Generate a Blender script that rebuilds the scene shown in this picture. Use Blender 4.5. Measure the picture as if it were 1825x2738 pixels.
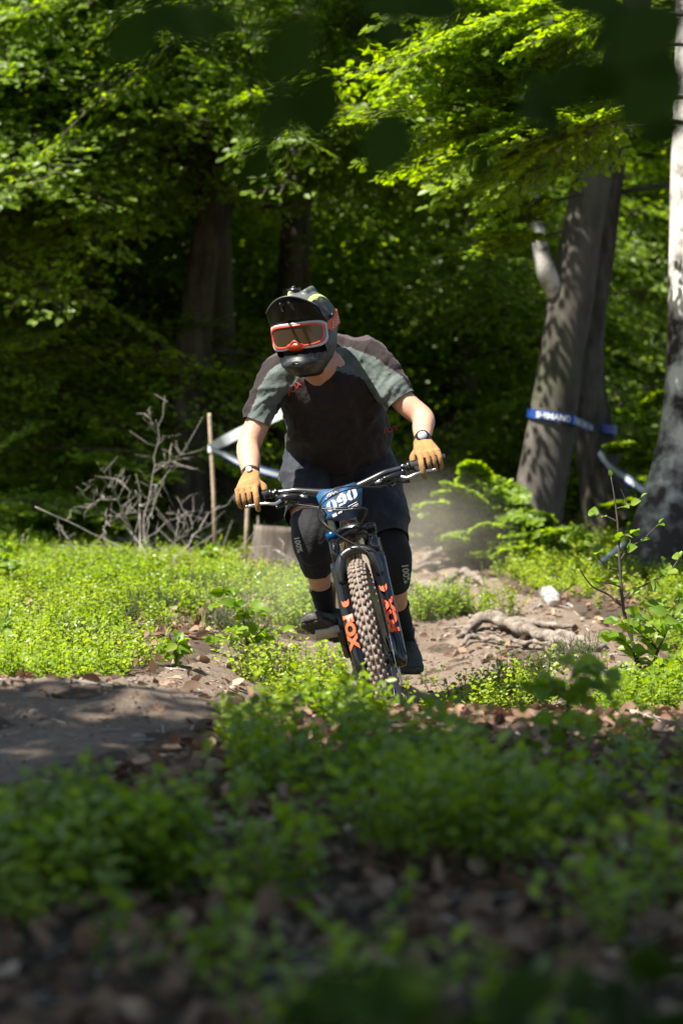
import bpy, bmesh, math, random
import numpy as np
from mathutils import Vector, Matrix, noise as mnoise

# ------------------------------------------------------------------ camera, light, exposure
for _o in list(bpy.data.objects):
    bpy.data.objects.remove(_o)
SC = bpy.context.scene
COL = SC.collection
CAMZ = 1.0
F = 6465.0                      # focal length in photo pixels (85 mm on a 36 mm tall frame)
cam = bpy.data.cameras.new('camera')
cam.sensor_fit = 'VERTICAL'; cam.sensor_height = 36.0; cam.sensor_width = 24.0; cam.lens = 85.0
cam.clip_start = 0.05; cam.clip_end = 600
cam.dof.use_dof = True; cam.dof.focus_distance = 8.8; cam.dof.aperture_fstop = 2.8
camo = bpy.data.objects.new('camera', cam); COL.objects.link(camo)
camo.location = (0, 0, CAMZ); camo.rotation_euler = (math.pi/2, 0, 0)
SC.camera = camo

SUN = Vector((-0.43, -0.30, 0.85)).normalized()      # direction towards the sun
sun_el = math.asin(SUN.z); sun_az = math.atan2(SUN.x, SUN.y)
w = bpy.data.worlds.new('World'); SC.world = w; w.use_nodes = True
nt = w.node_tree; bg = nt.nodes['Background']
sky = nt.nodes.new('ShaderNodeTexSky'); sky.sky_type = 'NISHITA'; sky.sun_disc = False
sky.sun_elevation = sun_el; sky.sun_rotation = sun_az
nt.links.new(sky.outputs[0], bg.inputs[0]); bg.inputs[1].default_value = 0.062
sl = bpy.data.lights.new('sun', 'SUN'); sl.energy = 5.0; sl.angle = math.radians(0.53); sl.color = (1.0, 0.95, 0.86)
so = bpy.data.objects.new('sun', sl); COL.objects.link(so)
so.rotation_euler = SUN.to_track_quat('Z', 'Y').to_euler(); so.location = SUN*60
SC.view_settings.view_transform = 'Standard'; SC.view_settings.look = 'None'
SC.view_settings.exposure = 1.55; SC.view_settings.gamma = 1.0
SC.render.engine = 'CYCLES'
cy = SC.cycles
cy.use_denoising = True
cy.max_bounces = 9; cy.diffuse_bounces = 6; cy.glossy_bounces = 3; cy.transmission_bounces = 6
cy.transparent_max_bounces = 8; cy.volume_bounces = 1
cy.sample_clamp_indirect = 6.0; cy.caustics_reflective = False; cy.caustics_refractive = False

# ------------------------------------------------------------------ helpers
RNG = np.random.default_rng(11)
def P(px, py, d):
    """photo pixel + distance -> point in the place"""
    return np.array([(px-912.5)/F*d, d, CAMZ-(py-1369.0)/F*d])
def unit(v):
    v = np.asarray(v, float); return v/(np.linalg.norm(v, axis=-1, keepdims=True)+1e-12)

def mk_mesh(name, verts, faces, smooth=True, attrs=None):
    """faces: list of int arrays (n,k)"""
    me = bpy.data.meshes.new(name)
    verts = np.asarray(verts, np.float32).reshape(-1, 3)
    if not isinstance(faces, list): faces = [faces]
    faces = [np.asarray(f, np.int32) for f in faces if len(f)]
    me.vertices.add(len(verts)); me.vertices.foreach_set('co', verts.ravel())
    loops = np.concatenate([f.ravel() for f in faces]) if faces else np.zeros(0, np.int32)
    tot = np.concatenate([np.full(len(f), f.shape[1], np.int32) for f in faces])
    start = np.concatenate([[0], np.cumsum(tot)[:-1]]).astype(np.int32)
    me.loops.add(len(loops)); me.loops.foreach_set('vertex_index', loops)
    me.polygons.add(len(tot)); me.polygons.foreach_set('loop_start', start); me.polygons.foreach_set('loop_total', tot)
    if smooth: me.polygons.foreach_set('use_smooth', np.ones(len(tot), bool))
    for k, a in (attrs or {}).items():
        at = me.attributes.new(k, 'FLOAT', 'POINT'); at.data.foreach_set('value', np.asarray(a, np.float32))
    me.update(calc_edges=True)
    return me

def link(name, me, mat=None, parent=None, **props):
    o = bpy.data.objects.new(name, me); COL.objects.link(o)
    if mat is not None and me is not None and not me.materials: me.materials.append(mat)
    if parent is not None:
        o.parent = parent; o.matrix_parent_inverse = PINV[parent.name] if parent.name in PINV else Matrix.Identity(4)
    for k, v in props.items(): o[k] = v
    return o
PINV = {}
def thing(name, label, cat, loc=(0, 0, 0), group=None):
    o = bpy.data.objects.new(name, None); COL.objects.link(o)
    o.location = loc; o.empty_display_size = .1
    o['label'] = label; o['category'] = cat
    if group: o['group'] = group
    PINV[o.name] = Matrix.Translation(Vector(loc)).inverted()
    return o
def tag(o, label, cat, group=None, kind=None):
    o['label'] = label
    if cat: o['category'] = cat
    if group: o['group'] = group
    if kind: o['kind'] = kind
    return o

def frames(pts):
    pts = np.asarray(pts, float); n = len(pts)
    t = np.zeros_like(pts); t[1:-1] = pts[2:]-pts[:-2]; t[0] = pts[1]-pts[0]; t[-1] = pts[-1]-pts[-2]
    t = unit(t)
    a = np.array([0, 0, 1.]) if abs(t[0][2]) < .9 else np.array([1., 0, 0])
    x = unit(np.cross(a, t[0])); X = [x]
    for i in range(1, n):
        x = x - t[i]*np.dot(x, t[i]); x = unit(x); X.append(x)
    X = np.array(X); Y = np.cross(t, X)
    return t, X, Y
def smooth_path(pts, k=4):
    """Catmull-Rom through the points; rows may carry extra columns (radius)"""
    pts = np.asarray(pts, float)
    if len(pts) < 3: 
        t = np.linspace(0, 1, k+1)[:, None]; return pts[0]*(1-t)+pts[-1]*t
    q = np.vstack([2*pts[0]-pts[1], pts, 2*pts[-1]-pts[-2]]); out = []
    for i in range(1, len(q)-2):
        p0, p1, p2, p3 = q[i-1:i+3]
        for j in range(k):
            t = j/k
            out.append(.5*((2*p1)+(-p0+p2)*t+(2*p0-5*p1+4*p2-p3)*t*t+(-p0+3*p1-3*p2+p3)*t**3))
    out.append(pts[-1]); return np.array(out)
def tube(pts, rad, seg=8, cap=True, flat=None):
    """-> verts, [quads, tris] along a polyline; rad scalar or per point"""
    pts = np.asarray(pts, float); n = len(pts)
    rad = np.broadcast_to(np.asarray(rad, float), (n,))
    t, X, Y = frames(pts)
    a = np.linspace(0, 2*np.pi, seg, endpoint=False)
    ring = np.cos(a)[None, :, None]*X[:, None, :]+np.sin(a)[None, :, None]*Y[:, None, :]*(1 if flat is None else flat)
    v = (pts[:, None, :]+ring*rad[:, None, None]).reshape(-1, 3)
    i = np.arange(n-1)[:, None]*seg; j = np.arange(seg)[None, :]; k = (j+1) % seg
    q = np.stack([i+j, i+k, i+seg+k, i+seg+j], -1).reshape(-1, 4)
    f = [q]
    if cap:
        v = np.vstack([v, pts[:1], pts[-1:]]); c0 = n*seg; c1 = c0+1; jj = np.arange(seg); kk = (jj+1) % seg
        f.append(np.vstack([np.stack([kk, jj, np.full(seg, c0)], -1), np.stack([(n-1)*seg+jj, (n-1)*seg+kk, np.full(seg, c1)], -1)]))
    return v, f
def loft(rings, seg=24):
    """rings: (centre, X half-axis vector, Y half-axis vector[, power]); closed ends"""
    n = len(rings); a = np.linspace(0, 2*np.pi, seg, endpoint=False); vs = []
    for r in rings:
        c, X, Y = [np.asarray(q, float) for q in r[:3]]; p = r[3] if len(r) > 3 else 2.0
        ca, sa = np.cos(a), np.sin(a)
        cx = np.sign(ca)*np.abs(ca)**(2/p); sy = np.sign(sa)*np.abs(sa)**(2/p)
        vs.append(c+cx[:, None]*X+sy[:, None]*Y)
    v = np.vstack(vs); i = np.arange(n-1)[:, None]*seg; j = np.arange(seg)[None, :]; k = (j+1) % seg
    q = np.stack([i+j, i+k, i+seg+k, i+seg+j], -1).reshape(-1, 4)
    v = np.vstack([v, np.asarray(rings[0][0], float)[None], np.asarray(rings[-1][0], float)[None]]); jj = np.arange(seg); kk = (jj+1) % seg
    t = np.vstack([np.stack([kk, jj, np.full(seg, n*seg)], -1), np.stack([(n-1)*seg+jj, (n-1)*seg+kk, np.full(seg, n*seg+1)], -1)])
    return v, [q, t]
def join(parts):
    """list of (v, faces) -> (v, faces)"""
    vs, fs, off = [], {}, 0
    for v, f in parts:
        v = np.asarray(v, float)
        if not isinstance(f, list): f = [f]
        for q in f:
            q = np.asarray(q)
            if len(q): fs.setdefault(q.shape[1], []).append(q+off)
        vs.append(v); off += len(v)
    return np.vstack(vs), [np.vstack(x) for x in fs.values()]
def ellipsoid(c, ax, ay, az, nu=20, nv=12):
    th = np.linspace(0, np.pi, nv+1); rings = []
    for t in th:
        s = max(math.sin(t), 1e-3)
        rings.append((np.asarray(c)+np.asarray(az)*math.cos(t), np.asarray(ax)*s, np.asarray(ay)*s))
    v, f = loft(rings, nu)
    return v, [q[:, ::-1] for q in f]
def box(c, X, Y, Z):
    """half-extent vectors"""
    c, X, Y, Z = [np.asarray(q, float) for q in (c, X, Y, Z)]
    v = np.array([c+sx*X+sy*Y+sz*Z for sz in (-1, 1) for sy in (-1, 1) for sx in (-1, 1)])
    q = np.array([[0, 2, 3, 1], [4, 5, 7, 6], [0, 1, 5, 4], [2, 6, 7, 3], [0, 4, 6, 2], [1, 3, 7, 5]])
    return v, [q]
def extrude(poly, thick, fn):
    """2-D outline -> slab; fn(x, y, z) maps to 3-D points (arrays)"""
    p = np.asarray(poly, float); n = len(p)
    v = np.vstack([fn(p[:, 0], p[:, 1], np.full(n, -thick/2)), fn(p[:, 0], p[:, 1], np.full(n, thick/2))])
    j = np.arange(n); k = (j+1) % n
    return v, [np.stack([j, k, n+k, n+j], -1), j[::-1][None], (n+j)[None]]
def ev_mesh(me, mods, name):
    """apply modifiers without operators"""
    o = bpy.data.objects.new('tmp', me); COL.objects.link(o)
    for ty, kw in mods:
        m = o.modifiers.new('m', ty)
        for k, v in kw.items(): setattr(m, k, v)
    dg = bpy.context.evaluated_depsgraph_get(); dg.update()
    r = bpy.data.meshes.new_from_object(o.evaluated_get(dg)); r.name = name
    bpy.data.objects.remove(o)
    return r
def union(name, parts, voxel, smooth=4, factor=.5):
    v, f = join(parts); me = mk_mesh('tmp', v, f)
    mods = [('REMESH', dict(mode='VOXEL', voxel_size=voxel, use_smooth_shade=True))]
    if smooth: mods.append(('SMOOTH', dict(iterations=smooth, factor=factor)))
    r = ev_mesh(me, mods, name); bpy.data.meshes.remove(me); return r
def co_of(me):
    a = np.empty(len(me.vertices)*3, np.float32); me.vertices.foreach_get('co', a); return a.reshape(-1, 3).astype(float)
def set_co(me, a):
    me.vertices.foreach_set('co', np.asarray(a, np.float32).ravel()); me.update()
def no_of(me):
    a = np.empty(len(me.vertices)*3, np.float32); me.vertices.foreach_get('normal', a); return a.reshape(-1, 3).astype(float)
def add_attr(me, k, a):
    at = me.attributes.new(k, 'FLOAT', 'POINT'); at.data.foreach_set('value', np.asarray(a, np.float32))
def text2d(s, bold=0.0, shear=0.0):
    """-> verts (n,2) with height about 1, faces"""
    cu = bpy.data.curves.new('t', 'FONT'); cu.body = s; cu.offset = bold; cu.shear = shear; cu.resolution_u = 3; cu.size = 1.4
    o = bpy.data.objects.new('t', cu); COL.objects.link(o)
    dg = bpy.context.evaluated_depsgraph_get(); dg.update()
    me = bpy.data.meshes.new_from_object(o.evaluated_get(dg)); bpy.data.objects.remove(o)
    v = co_of(me)[:, :2]; fs = {}
    for p in me.polygons: fs.setdefault(len(p.vertices), []).append(list(p.vertices))
    bpy.data.meshes.remove(me)
    return v, [np.array(x) for x in fs.values()]
# value noise (vectorised)
def vnoise(x, y, seed=0):
    xi = np.floor(x).astype(np.int64); yi = np.floor(y).astype(np.int64); xf = x-xi; yf = y-yi
    def h(a, b):
        n = (a*374761393+b*668265263+seed*974711) & 0x7fffffff; n = ((n ^ (n >> 13))*1274126177) & 0x7fffffff
        return ((n ^ (n >> 16)) & 0xffff)/65535.0
    u = xf*xf*(3-2*xf); v = yf*yf*(3-2*yf)
    return (h(xi, yi)*(1-u)+h(xi+1, yi)*u)*(1-v)+(h(xi, yi+1)*(1-u)+h(xi+1, yi+1)*u)*v-.5
def fbm(x, y, seed=0, oct=4):
    s = 0; a = 1.0
    for i in range(oct):
        s = s+a*vnoise(x*2**i+i*17.3, y*2**i-i*9.1, seed+i); a *= .5
    return s

# ------------------------------------------------------------------ materials
def nodes(name):
    m = bpy.data.materials.new(name); m.use_nodes = True
    return m, m.node_tree, m.node_tree.nodes['Principled BSDF']
def pm(name, col, rough=.5, metal=0., spec=.5, bump=0., bscale=200., var=0., vscale=20., coat=0., sheen=0.):
    m, t, b = nodes(name)
    b.inputs['Base Color'].default_value = (*col, 1); b.inputs['Roughness'].default_value = rough
    b.inputs['Metallic'].default_value = metal; b.inputs['Specular IOR Level'].default_value = spec
    b.inputs['Coat Weight'].default_value = coat; b.inputs['Sheen Weight'].default_value = sheen
    tc = t.nodes.new('ShaderNodeTexCoord')
    if var:
        n = t.nodes.new('ShaderNodeTexNoise'); n.inputs['Scale'].default_value = vscale; n.inputs['Detail'].default_value = 6
        t.links.new(tc.outputs['Object'], n.inputs['Vector'])
        r = t.nodes.new('ShaderNodeValToRGB')
        r.color_ramp.elements[0].position = .3; r.color_ramp.elements[1].position = .7
        r.color_ramp.elements[0].color = (*[c*(1-var) for c in col], 1); r.color_ramp.elements[1].color = (*[min(1, c*(1+var)) for c in col], 1)
        t.links.new(n.outputs[0], r.inputs[0]); t.links.new(r.outputs[0], b.inputs['Base Color'])
    if bump:
        n = t.nodes.new('ShaderNodeTexNoise'); n.inputs['Scale'].default_value = bscale; n.inputs['Detail'].default_value = 5
        t.links.new(tc.outputs['Object'], n.inputs['Vector'])
        bp = t.nodes.new('ShaderNodeBump'); bp.inputs['Strength'].default_value = bump; bp.inputs['Distance'].default_value = .01
        t.links.new(n.outputs[0], bp.inputs['Height']); t.links.new(bp.outputs[0], b.inputs['Normal'])
    return m
def leaf_mat(name, c0, c1, c2, trans=.5, rough=.42, tb=2.2, spec=.45):
    """colour runs c0..c2 over attribute cv; a share of the light comes through the blade"""
    m, t, b = nodes(name)
    a = t.nodes.new('ShaderNodeAttribute'); a.attribute_name = 'cv'
    r = t.nodes.new('ShaderNodeValToRGB'); e = r.color_ramp.elements
    e[0].color = (*c0, 1); e[1].color = (*c2, 1); mid = e.new(.5); mid.color = (*c1, 1)
    t.links.new(a.outputs['Fac'], r.inputs[0]); t.links.new(r.outputs[0], b.inputs['Base Color'])
    b.inputs['Roughness'].default_value = rough; b.inputs['Specular IOR Level'].default_value = spec
    tr = t.nodes.new('ShaderNodeBsdfTranslucent')
    hs = t.nodes.new('ShaderNodeHueSaturation'); hs.inputs['Hue'].default_value = .488; hs.inputs['Saturation'].default_value = 1.12; hs.inputs['Value'].default_value = tb
    t.links.new(r.outputs[0], hs.inputs['Color']); t.links.new(hs.outputs[0], tr.inputs[0])
    mx = t.nodes.new('ShaderNodeMixShader'); mx.inputs[0].default_value = trans
    t.links.new(b.outputs[0], mx.inputs[1]); t.links.new(tr.outputs[0], mx.inputs[2])
    t.links.new(mx.outputs[0], t.nodes['Material Output'].inputs[0])
    return m
M = {}
M['beech'] = leaf_mat('beech_leaf', (.062, .115, .010), (.13, .21, .016), (.21, .295, .028), .55)
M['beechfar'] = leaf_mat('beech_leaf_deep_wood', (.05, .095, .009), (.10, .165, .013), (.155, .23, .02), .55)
M['bilberry'] = leaf_mat('bilberry_leaf', (.085, .15, .014), (.17, .255, .028), (.27, .345, .055), .46, .36, 2.0, .5)
M['litter'] = leaf_mat('dead_leaf', (.09, .05, .028), (.22, .13, .075), (.42, .30, .21), .15, .7, 1.2)
M['heather'] = leaf_mat('heather', (.05, .08, .025), (.09, .12, .035), (.14, .16, .06), .2, .6, 1.3)
M['beechdark'] = leaf_mat('beech_leaf_painted_shade', (.022, .045, .004), (.032, .065, .006), (.05, .09, .008), .35, .7, 1.6, .12)  # shade of the near leaves is put into this darker leaf colour
M['grass'] = leaf_mat('grass_blade', (.12, .17, .03), (.22, .27, .06), (.38, .36, .14), .4, .5, 1.6)
M['twig'] = pm('twig_bark', (.055, .042, .032), .8, var=.3)
M['deadwood'] = pm('bleached_deadwood', (.34, .30, .265), .85, var=.35, vscale=14, bump=.4, bscale=60)
def bark_mat(name, dark, light, scale, stretch, thr=(.35, .65), bump=.5, band=0., moss=0., foot=0.):
    m, t, b = nodes(name); b.inputs['Roughness'].default_value = .9; b.inputs['Specular IOR Level'].default_value = .2
    tc = t.nodes.new('ShaderNodeTexCoord'); mp = t.nodes.new('ShaderNodeMapping'); mp.inputs['Scale'].default_value = stretch
    t.links.new(tc.outputs['Object'], mp.inputs['Vector'])
    n = t.nodes.new('ShaderNodeTexNoise'); n.inputs['Scale'].default_value = scale; n.inputs['Detail'].default_value = 8; n.inputs['Roughness'].default_value = .65
    t.links.new(mp.outputs[0], n.inputs['Vector'])
    r = t.nodes.new('ShaderNodeValToRGB'); e = r.color_ramp.elements
    e[0].position, e[1].position = thr; e[0].color = (*dark, 1); e[1].color = (*light, 1)
    t.links.new(n.outputs[0], r.inputs[0]); out = r.outputs[0]
    if moss:
        n2 = t.nodes.new('ShaderNodeTexNoise'); n2.inputs['Scale'].default_value = 3.0; n2.inputs['Detail'].default_value = 5
        t.links.new(tc.outputs['Object'], n2.inputs['Vector'])
        rr = t.nodes.new('ShaderNodeValToRGB'); rr.color_ramp.elements[0].position = .5; rr.color_ramp.elements[1].position = .7
        t.links.new(n2.outputs[0], rr.inputs[0])
        mx = t.nodes.new('ShaderNodeMix'); mx.data_type = 'RGBA'; mx.inputs['B'].default_value = (.045, .055, .02, 1)
        ml = t.nodes.new('ShaderNodeMath'); ml.operation = 'MULTIPLY'; ml.inputs[1].default_value = moss
        t.links.new(rr.outputs[0], ml.inputs[0]); t.links.new(ml.outputs[0], mx.inputs['Factor']); t.links.new(out, mx.inputs['A']); out = mx.outputs['Result']
    if foot:
        # bark turns dark towards the foot, with a ragged edge
        sx = t.nodes.new('ShaderNodeSeparateXYZ'); t.links.new(tc.outputs['Object'], sx.inputs[0])
        n3 = t.nodes.new('ShaderNodeTexNoise'); n3.inputs['Scale'].default_value = 9; n3.inputs['Detail'].default_value = 6; t.links.new(tc.outputs['Object'], n3.inputs['Vector'])
        ad = t.nodes.new('ShaderNodeMath'); ad.operation = 'MULTIPLY_ADD'; ad.inputs[1].default_value = -1.9; t.links.new(n3.outputs[0], ad.inputs[0]); t.links.new(sx.outputs[2], ad.inputs[2])
        rr = t.nodes.new('ShaderNodeMapRange'); rr.inputs[1].default_value = foot-1.3; rr.inputs[2].default_value = foot-.7; rr.inputs[3].default_value = 1; rr.inputs[4].default_value = 0; t.links.new(ad.outputs[0], rr.inputs[0])
        mx = t.nodes.new('ShaderNodeMix'); mx.data_type = 'RGBA'; mx.inputs['B'].default_value = (.05, .043, .037, 1); t.links.new(rr.outputs[0], mx.inputs['Factor']); t.links.new(out, mx.inputs['A']); out = mx.outputs['Result']
    t.links.new(out, b.inputs['Base Color'])
    bp = t.nodes.new('ShaderNodeBump'); bp.inputs['Strength'].default_value = bump; bp.inputs['Distance'].default_value = .03
    t.links.new(n.outputs[0], bp.inputs['Height']); t.links.new(bp.outputs[0], b.inputs['Normal'])
    return m
M['beechbark'] = bark_mat('beech_bark', (.048, .041, .034), (.125, .112, .096), 7, (1, 1, .35), bump=.35, moss=.5)
M['darkbark'] = bark_mat('rough_dark_bark', (.025, .02, .016), (.11, .095, .08), 12, (1, 1, .3), bump=.9, moss=.3)
M['birch'] = bark_mat('birch_bark', (.035, .03, .027), (.58, .55, .51), 3.2, (1, 1, 1.1), (.42, .56), bump=.6, foot=1.25)
M['birchlog'] = bark_mat('rotten_birch', (.05, .042, .035), (.50, .47, .43), 16, (1, 1, 1), (.40, .58), bump=.9)
M['root'] = bark_mat('worn_root', (.10, .08, .063), (.30, .25, .205), 22, (1, 1, 1), (.36, .66), bump=.8)
M['stump'] = bark_mat('stump_wood', (.055, .043, .034), (.175, .145, .12), 9, (1, 1, .12), bump=1.0)
# ------------------------------------------------------------------ ground
LY = [-60, 0, 3, 4.2, 5, 6, 7, 7.9, 9, 12, 16, 22, 40, 130]
LZ = [-1.5, -.70, -.68, -.69, -.68, -.62, -.50, -.58, -.58, -.43, -.26, .02, 1.1, 9.0]
CY_ = [-60, 0, 3, 4.2, 5, 6, 6.9, 7.5, 8.0, 8.62, 9.85, 12, 16, 22, 40, 130]
CZ_ = [-1.5, -.70, -.68, -.67, -.64, -.615, -.575, -.66, -.85, -.905, -.815, -.52, -.22, .05, 1.1, 9.0]
RY = [-60, 0, 3, 4.2, 5, 6, 6.6, 7.5, 8.2, 9, 10, 12, 14, 16, 22, 40, 130]
RZ = [-1.5, -.70, -.68, -.67, -.66, -.625, -.60, -.66, -.68, -.69, -.63, -.475, -.33, -.2, .1, 1.1, 9.0]
TRAIL = np.array([[.9, 26, .4], [.52, 19, .36], [.42, 16, .34], [.46, 13.5, .42], [.56, 12, .54], [.64, 11, .66], [.42, 10, .84], [.12, 8.9, .70],
                  [-.30, 7.9, .50], [-.86, 6.95, .58], [-1.35, 6.1, .80], [-2.3, 5.3, .8], [-4, 4.4, .6], [-8, 3, .6]])
TR = smooth_path(TRAIL, 8)
def trail_mask(x, y):
    x = np.asarray(x, float); y = np.asarray(y, float)
    best = np.full(x.shape, -9.)
    for i in range(len(TR)-1):
        a, b = TR[i], TR[i+1]; d = b[:2]-a[:2]
        t = np.clip(((x-a[0])*d[0]+(y-a[1])*d[1])/(d@d), 0, 1)
        dist = np.hypot(x-a[0]-d[0]*t, y-a[1]-d[1]*t); best = np.maximum(best, 1-dist/(a[2]+(b[2]-a[2])*t))
    return best+.22*fbm(x*2.3, y*2.3, 5, 3)          # > 0 on the trail
def zinterp(y, ys, zs):
    # smoothed piecewise-linear profile
    return (np.interp(y-.25, ys, zs)+2*np.interp(y, ys, zs)+np.interp(y+.25, ys, zs))/4
def H(x, y, tm=None):
    x = np.asarray(x, float); y = np.asarray(y, float)
    l, c, r = zinterp(y, LY, LZ), zinterp(y, CY_, CZ_), zinterp(y, RY, RZ)
    # where the three profiles sit across the slope moves with distance
    xl = np.interp(y, [5, 7, 8.6, 12, 20], [-1.0, -.75, -.62, -.6, -.8]); xc = np.interp(y, [5, 7, 8.6, 10, 12, 20], [.1, .05, .12, .1, .5, .6]); xr = np.interp(y, [5, 8, 12, 20], [1.0, 1.0, 1.35, 1.6])
    s = lambda t: t*t*(3-2*t)
    tl = s(np.clip((x-xl)/(xc-xl), 0, 1)); tr = s(np.clip((x-xc)/(xr-xc), 0, 1))
    z = np.where(x < xc, l*(1-tl)+c*tl, c*(1-tr)+r*tr)
    far = np.clip((np.hypot(x, y-9)-12)/20, 0, 1)
    rough = np.clip(.35+np.abs(x)*.1, 0, 1)
    z = z+.05*fbm(x*.9, y*.9, 3, 3)*rough+.022*fbm(x*4.5, y*4.5, 9, 3)+far*.7*fbm(x*.12, y*.12, 21, 3)
    z = z+np.clip(np.abs(x)-3, 0, 50)*.05*np.sign(-x)*np.clip((y-2)/10, 0, 1)*-.4
    return z+CAMZ
def G(px, py, dmin=3.0, dmax=60.0):
    """where the sight line through a photo pixel meets the ground"""
    d = np.linspace(dmin, dmax, 4000); x = (px-912.5)/F*d; z = CAMZ-(py-1369)/F*d
    g = H(x, d); i = np.argmax(z <= g)
    return np.array([x[i], d[i], g[i]])
def axis(fine0, fine1, step, far, g=1.13):
    a = list(np.arange(fine0, fine1, step)); s = step; v = fine1
    while v < far: a.append(v); s *= g; v += s
    a.append(far); s = step; v = fine0-step; b = []
    while v > -far: b.append(v); s *= g; v -= s
    b.append(-far); return np.array(b[::-1]+a)
gx = axis(-2.6, 2.6, .04, 130); gy = axis(2.2, 17.0, .04, 130)
XX, YY = np.meshgrid(gx, gy); TMg = trail_mask(XX, YY); ZZ = H(XX, YY)
berm = np.exp(-((TMg+.12)/.16)**2)*.018*(YY > 5.5)*(np.abs(XX) < 4)
ZG = ZZ+berm
nx, ny = len(gx), len(gy)
idx = np.arange(nx*ny).reshape(ny, nx)
quads = np.stack([idx[:-1, :-1], idx[:-1, 1:], idx[1:, 1:], idx[1:, :-1]], -1).reshape(-1, 4)
V = np.stack([XX, YY, ZG], -1).reshape(-1, 3)
def dirt_mat(name, a, b_, c, rough=.95, sc=(3.0, 38.0, 150.0)):
    m, t, b = nodes(name); b.inputs['Roughness'].default_value = rough; b.inputs['Specular IOR Level'].default_value = .15
    tc = t.nodes.new('ShaderNodeTexCoord')
    ns = []
    for s_, d_ in zip(sc, (6, 8, 4)):
        n = t.nodes.new('ShaderNodeTexNoise'); n.inputs['Scale'].default_value = s_; n.inputs['Detail'].default_value = d_; n.inputs['Roughness'].default_value = .6
        t.links.new(tc.outputs['Object'], n.inputs['Vector']); ns.append(n)
    r = t.nodes.new('ShaderNodeValToRGB'); e = r.color_ramp.elements; e[0].position = .32; e[1].position = .68
    e[0].color = (*a, 1); e[1].color = (*c, 1); q = e.new(.5); q.color = (*b_, 1)
    add = t.nodes.new('ShaderNodeMath'); add.operation = 'MULTIPLY_ADD'; add.inputs[1].default_value = .45
    sub = t.nodes.new('ShaderNodeMath'); sub.operation = 'MULTIPLY'; sub.inputs[1].default_value = .55
    t.links.new(ns[1].outputs[0], sub.inputs[0]); t.links.new(ns[0].outputs[0], add.inputs[0]); t.links.new(sub.outputs[0], add.inputs[2])
    t.links.new(add.outputs[0], r.inputs[0]); t.links.new(r.outputs[0], b.inputs['Base Color'])
    hs = t.nodes.new('ShaderNodeMath'); hs.operation = 'ADD'; t.links.new(ns[1].outputs[0], hs.inputs[0]); t.links.new(ns[2].outputs[0], hs.inputs[1])
    bp = t.nodes.new('ShaderNodeBump'); bp.inputs['Strength'].default_value = .8; bp.inputs['Distance'].default_value = .02
    t.links.new(hs.outputs[0], bp.inputs['Height']); t.links.new(bp.outputs[0], b.inputs['Normal'])
    return m
M['soil'] = dirt_mat('forest_soil', (.045, .032, .024), (.09, .066, .048), (.16, .12, .09))
M['dirt'] = dirt_mat('dry_trail_dirt', (.135, .100, .074), (.20, .152, .114), (.28, .22, .172))
gm = mk_mesh('ground', V, quads); go = link('ground', gm, M['soil'], kind='structure')
tag(go, 'dark brown forest floor rising towards the wood', None)
tq = quads[(TMg.ravel()[quads] > -.18).all(1) & (V[quads][:, :, 1] > 3.5).all(1) & (V[quads][:, :, 1] < 27).all(1) & (np.abs(V[quads][:, :, 0]) < 6).all(1)]
used = np.unique(tq); rem = np.full(nx*ny, -1); rem[used] = np.arange(len(used))
tv = V[used].copy(); tmv = TMg.ravel()[used]
tv[:, 2] = ZZ.ravel()[used]+.012*np.clip((tmv+.06)/.1, -2.2, 1)+.022*fbm(tv[:, 0]*7, tv[:, 1]*5, 41, 4)*np.clip(tmv*4, 0, 1)-.014*np.exp(-((tmv-.72)/.13)**2)*(1+1.5*fbm(tv[:, 0]*3, tv[:, 1]*3, 43, 2))
to = link('dirt_trail', mk_mesh('dirt_trail', tv, rem[tq]), M['dirt'], kind='structure')
tag(to, 'dusty light brown dirt bike trail winding down between roots', None)

# ------------------------------------------------------------------ leaf kit
L6 = np.array([[0, 0, 0], [.33, .31, .07], [.72, .25, .05], [1, 0, -.05], [.72, -.25, .05], [.33, -.31, .07]]); L6F = np.array([[0, 1, 2, 3], [0, 3, 4, 5]])
L4 = np.array([[0, 0, 0], [.48, .33, .07], [1, 0, -.03], [.48, -.33, .07]]); L4F = np.array([[0, 1, 2], [0, 2, 3]])
def leaves(pos, dr, nr, size, cv, six=True, aspect=1.0):
    T, TF = (L6, L6F) if six else (L4, L4F)
    pos, dr, nr = np.asarray(pos), unit(dr), np.asarray(nr)
    sd = unit(np.cross(nr, dr)); up = np.cross(dr, sd); n = len(pos); k = len(T)
    sz = np.asarray(size)[:, None, None]
    v = pos[:, None, :]+sz*(T[None, :, 0:1]*dr[:, None, :]+aspect*T[None, :, 1:2]*sd[:, None, :]+T[None, :, 2:3]*up[:, None, :])
    f = (np.arange(n)[:, None, None]*k+TF[None]).reshape(-1, TF.shape[1])
    return v.reshape(-1, 3), f, np.repeat(np.asarray(cv), k)
def sticks(a, b, ra, rb):
    """many thin three-sided twigs at once"""
    a, b = np.asarray(a, float), np.asarray(b, float); n = len(a); t = unit(b-a)
    h = np.where(np.abs(t[:, 2:3]) < .9, np.array([[0, 0, 1.]]), np.array([[1., 0, 0]]))
    X = unit(np.cross(h, t)); Y = np.cross(t, X); an = np.array([0, 2.094, 4.189])
    ring = np.cos(an)[None, :, None]*X[:, None]+np.sin(an)[None, :, None]*Y[:, None]
    ra = np.broadcast_to(ra, (n,))[:, None, None]; rb = np.broadcast_to(rb, (n,))[:, None, None]
    v = np.concatenate([a[:, None]+ring*ra, b[:, None]+ring*rb], 1).reshape(-1, 3)
    q = np.array([[0, 1, 4, 3], [1, 2, 5, 4], [2, 0, 3, 5]])
    return v, (np.arange(n)[:, None, None]*6+q[None]).reshape(-1, 4)

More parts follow.
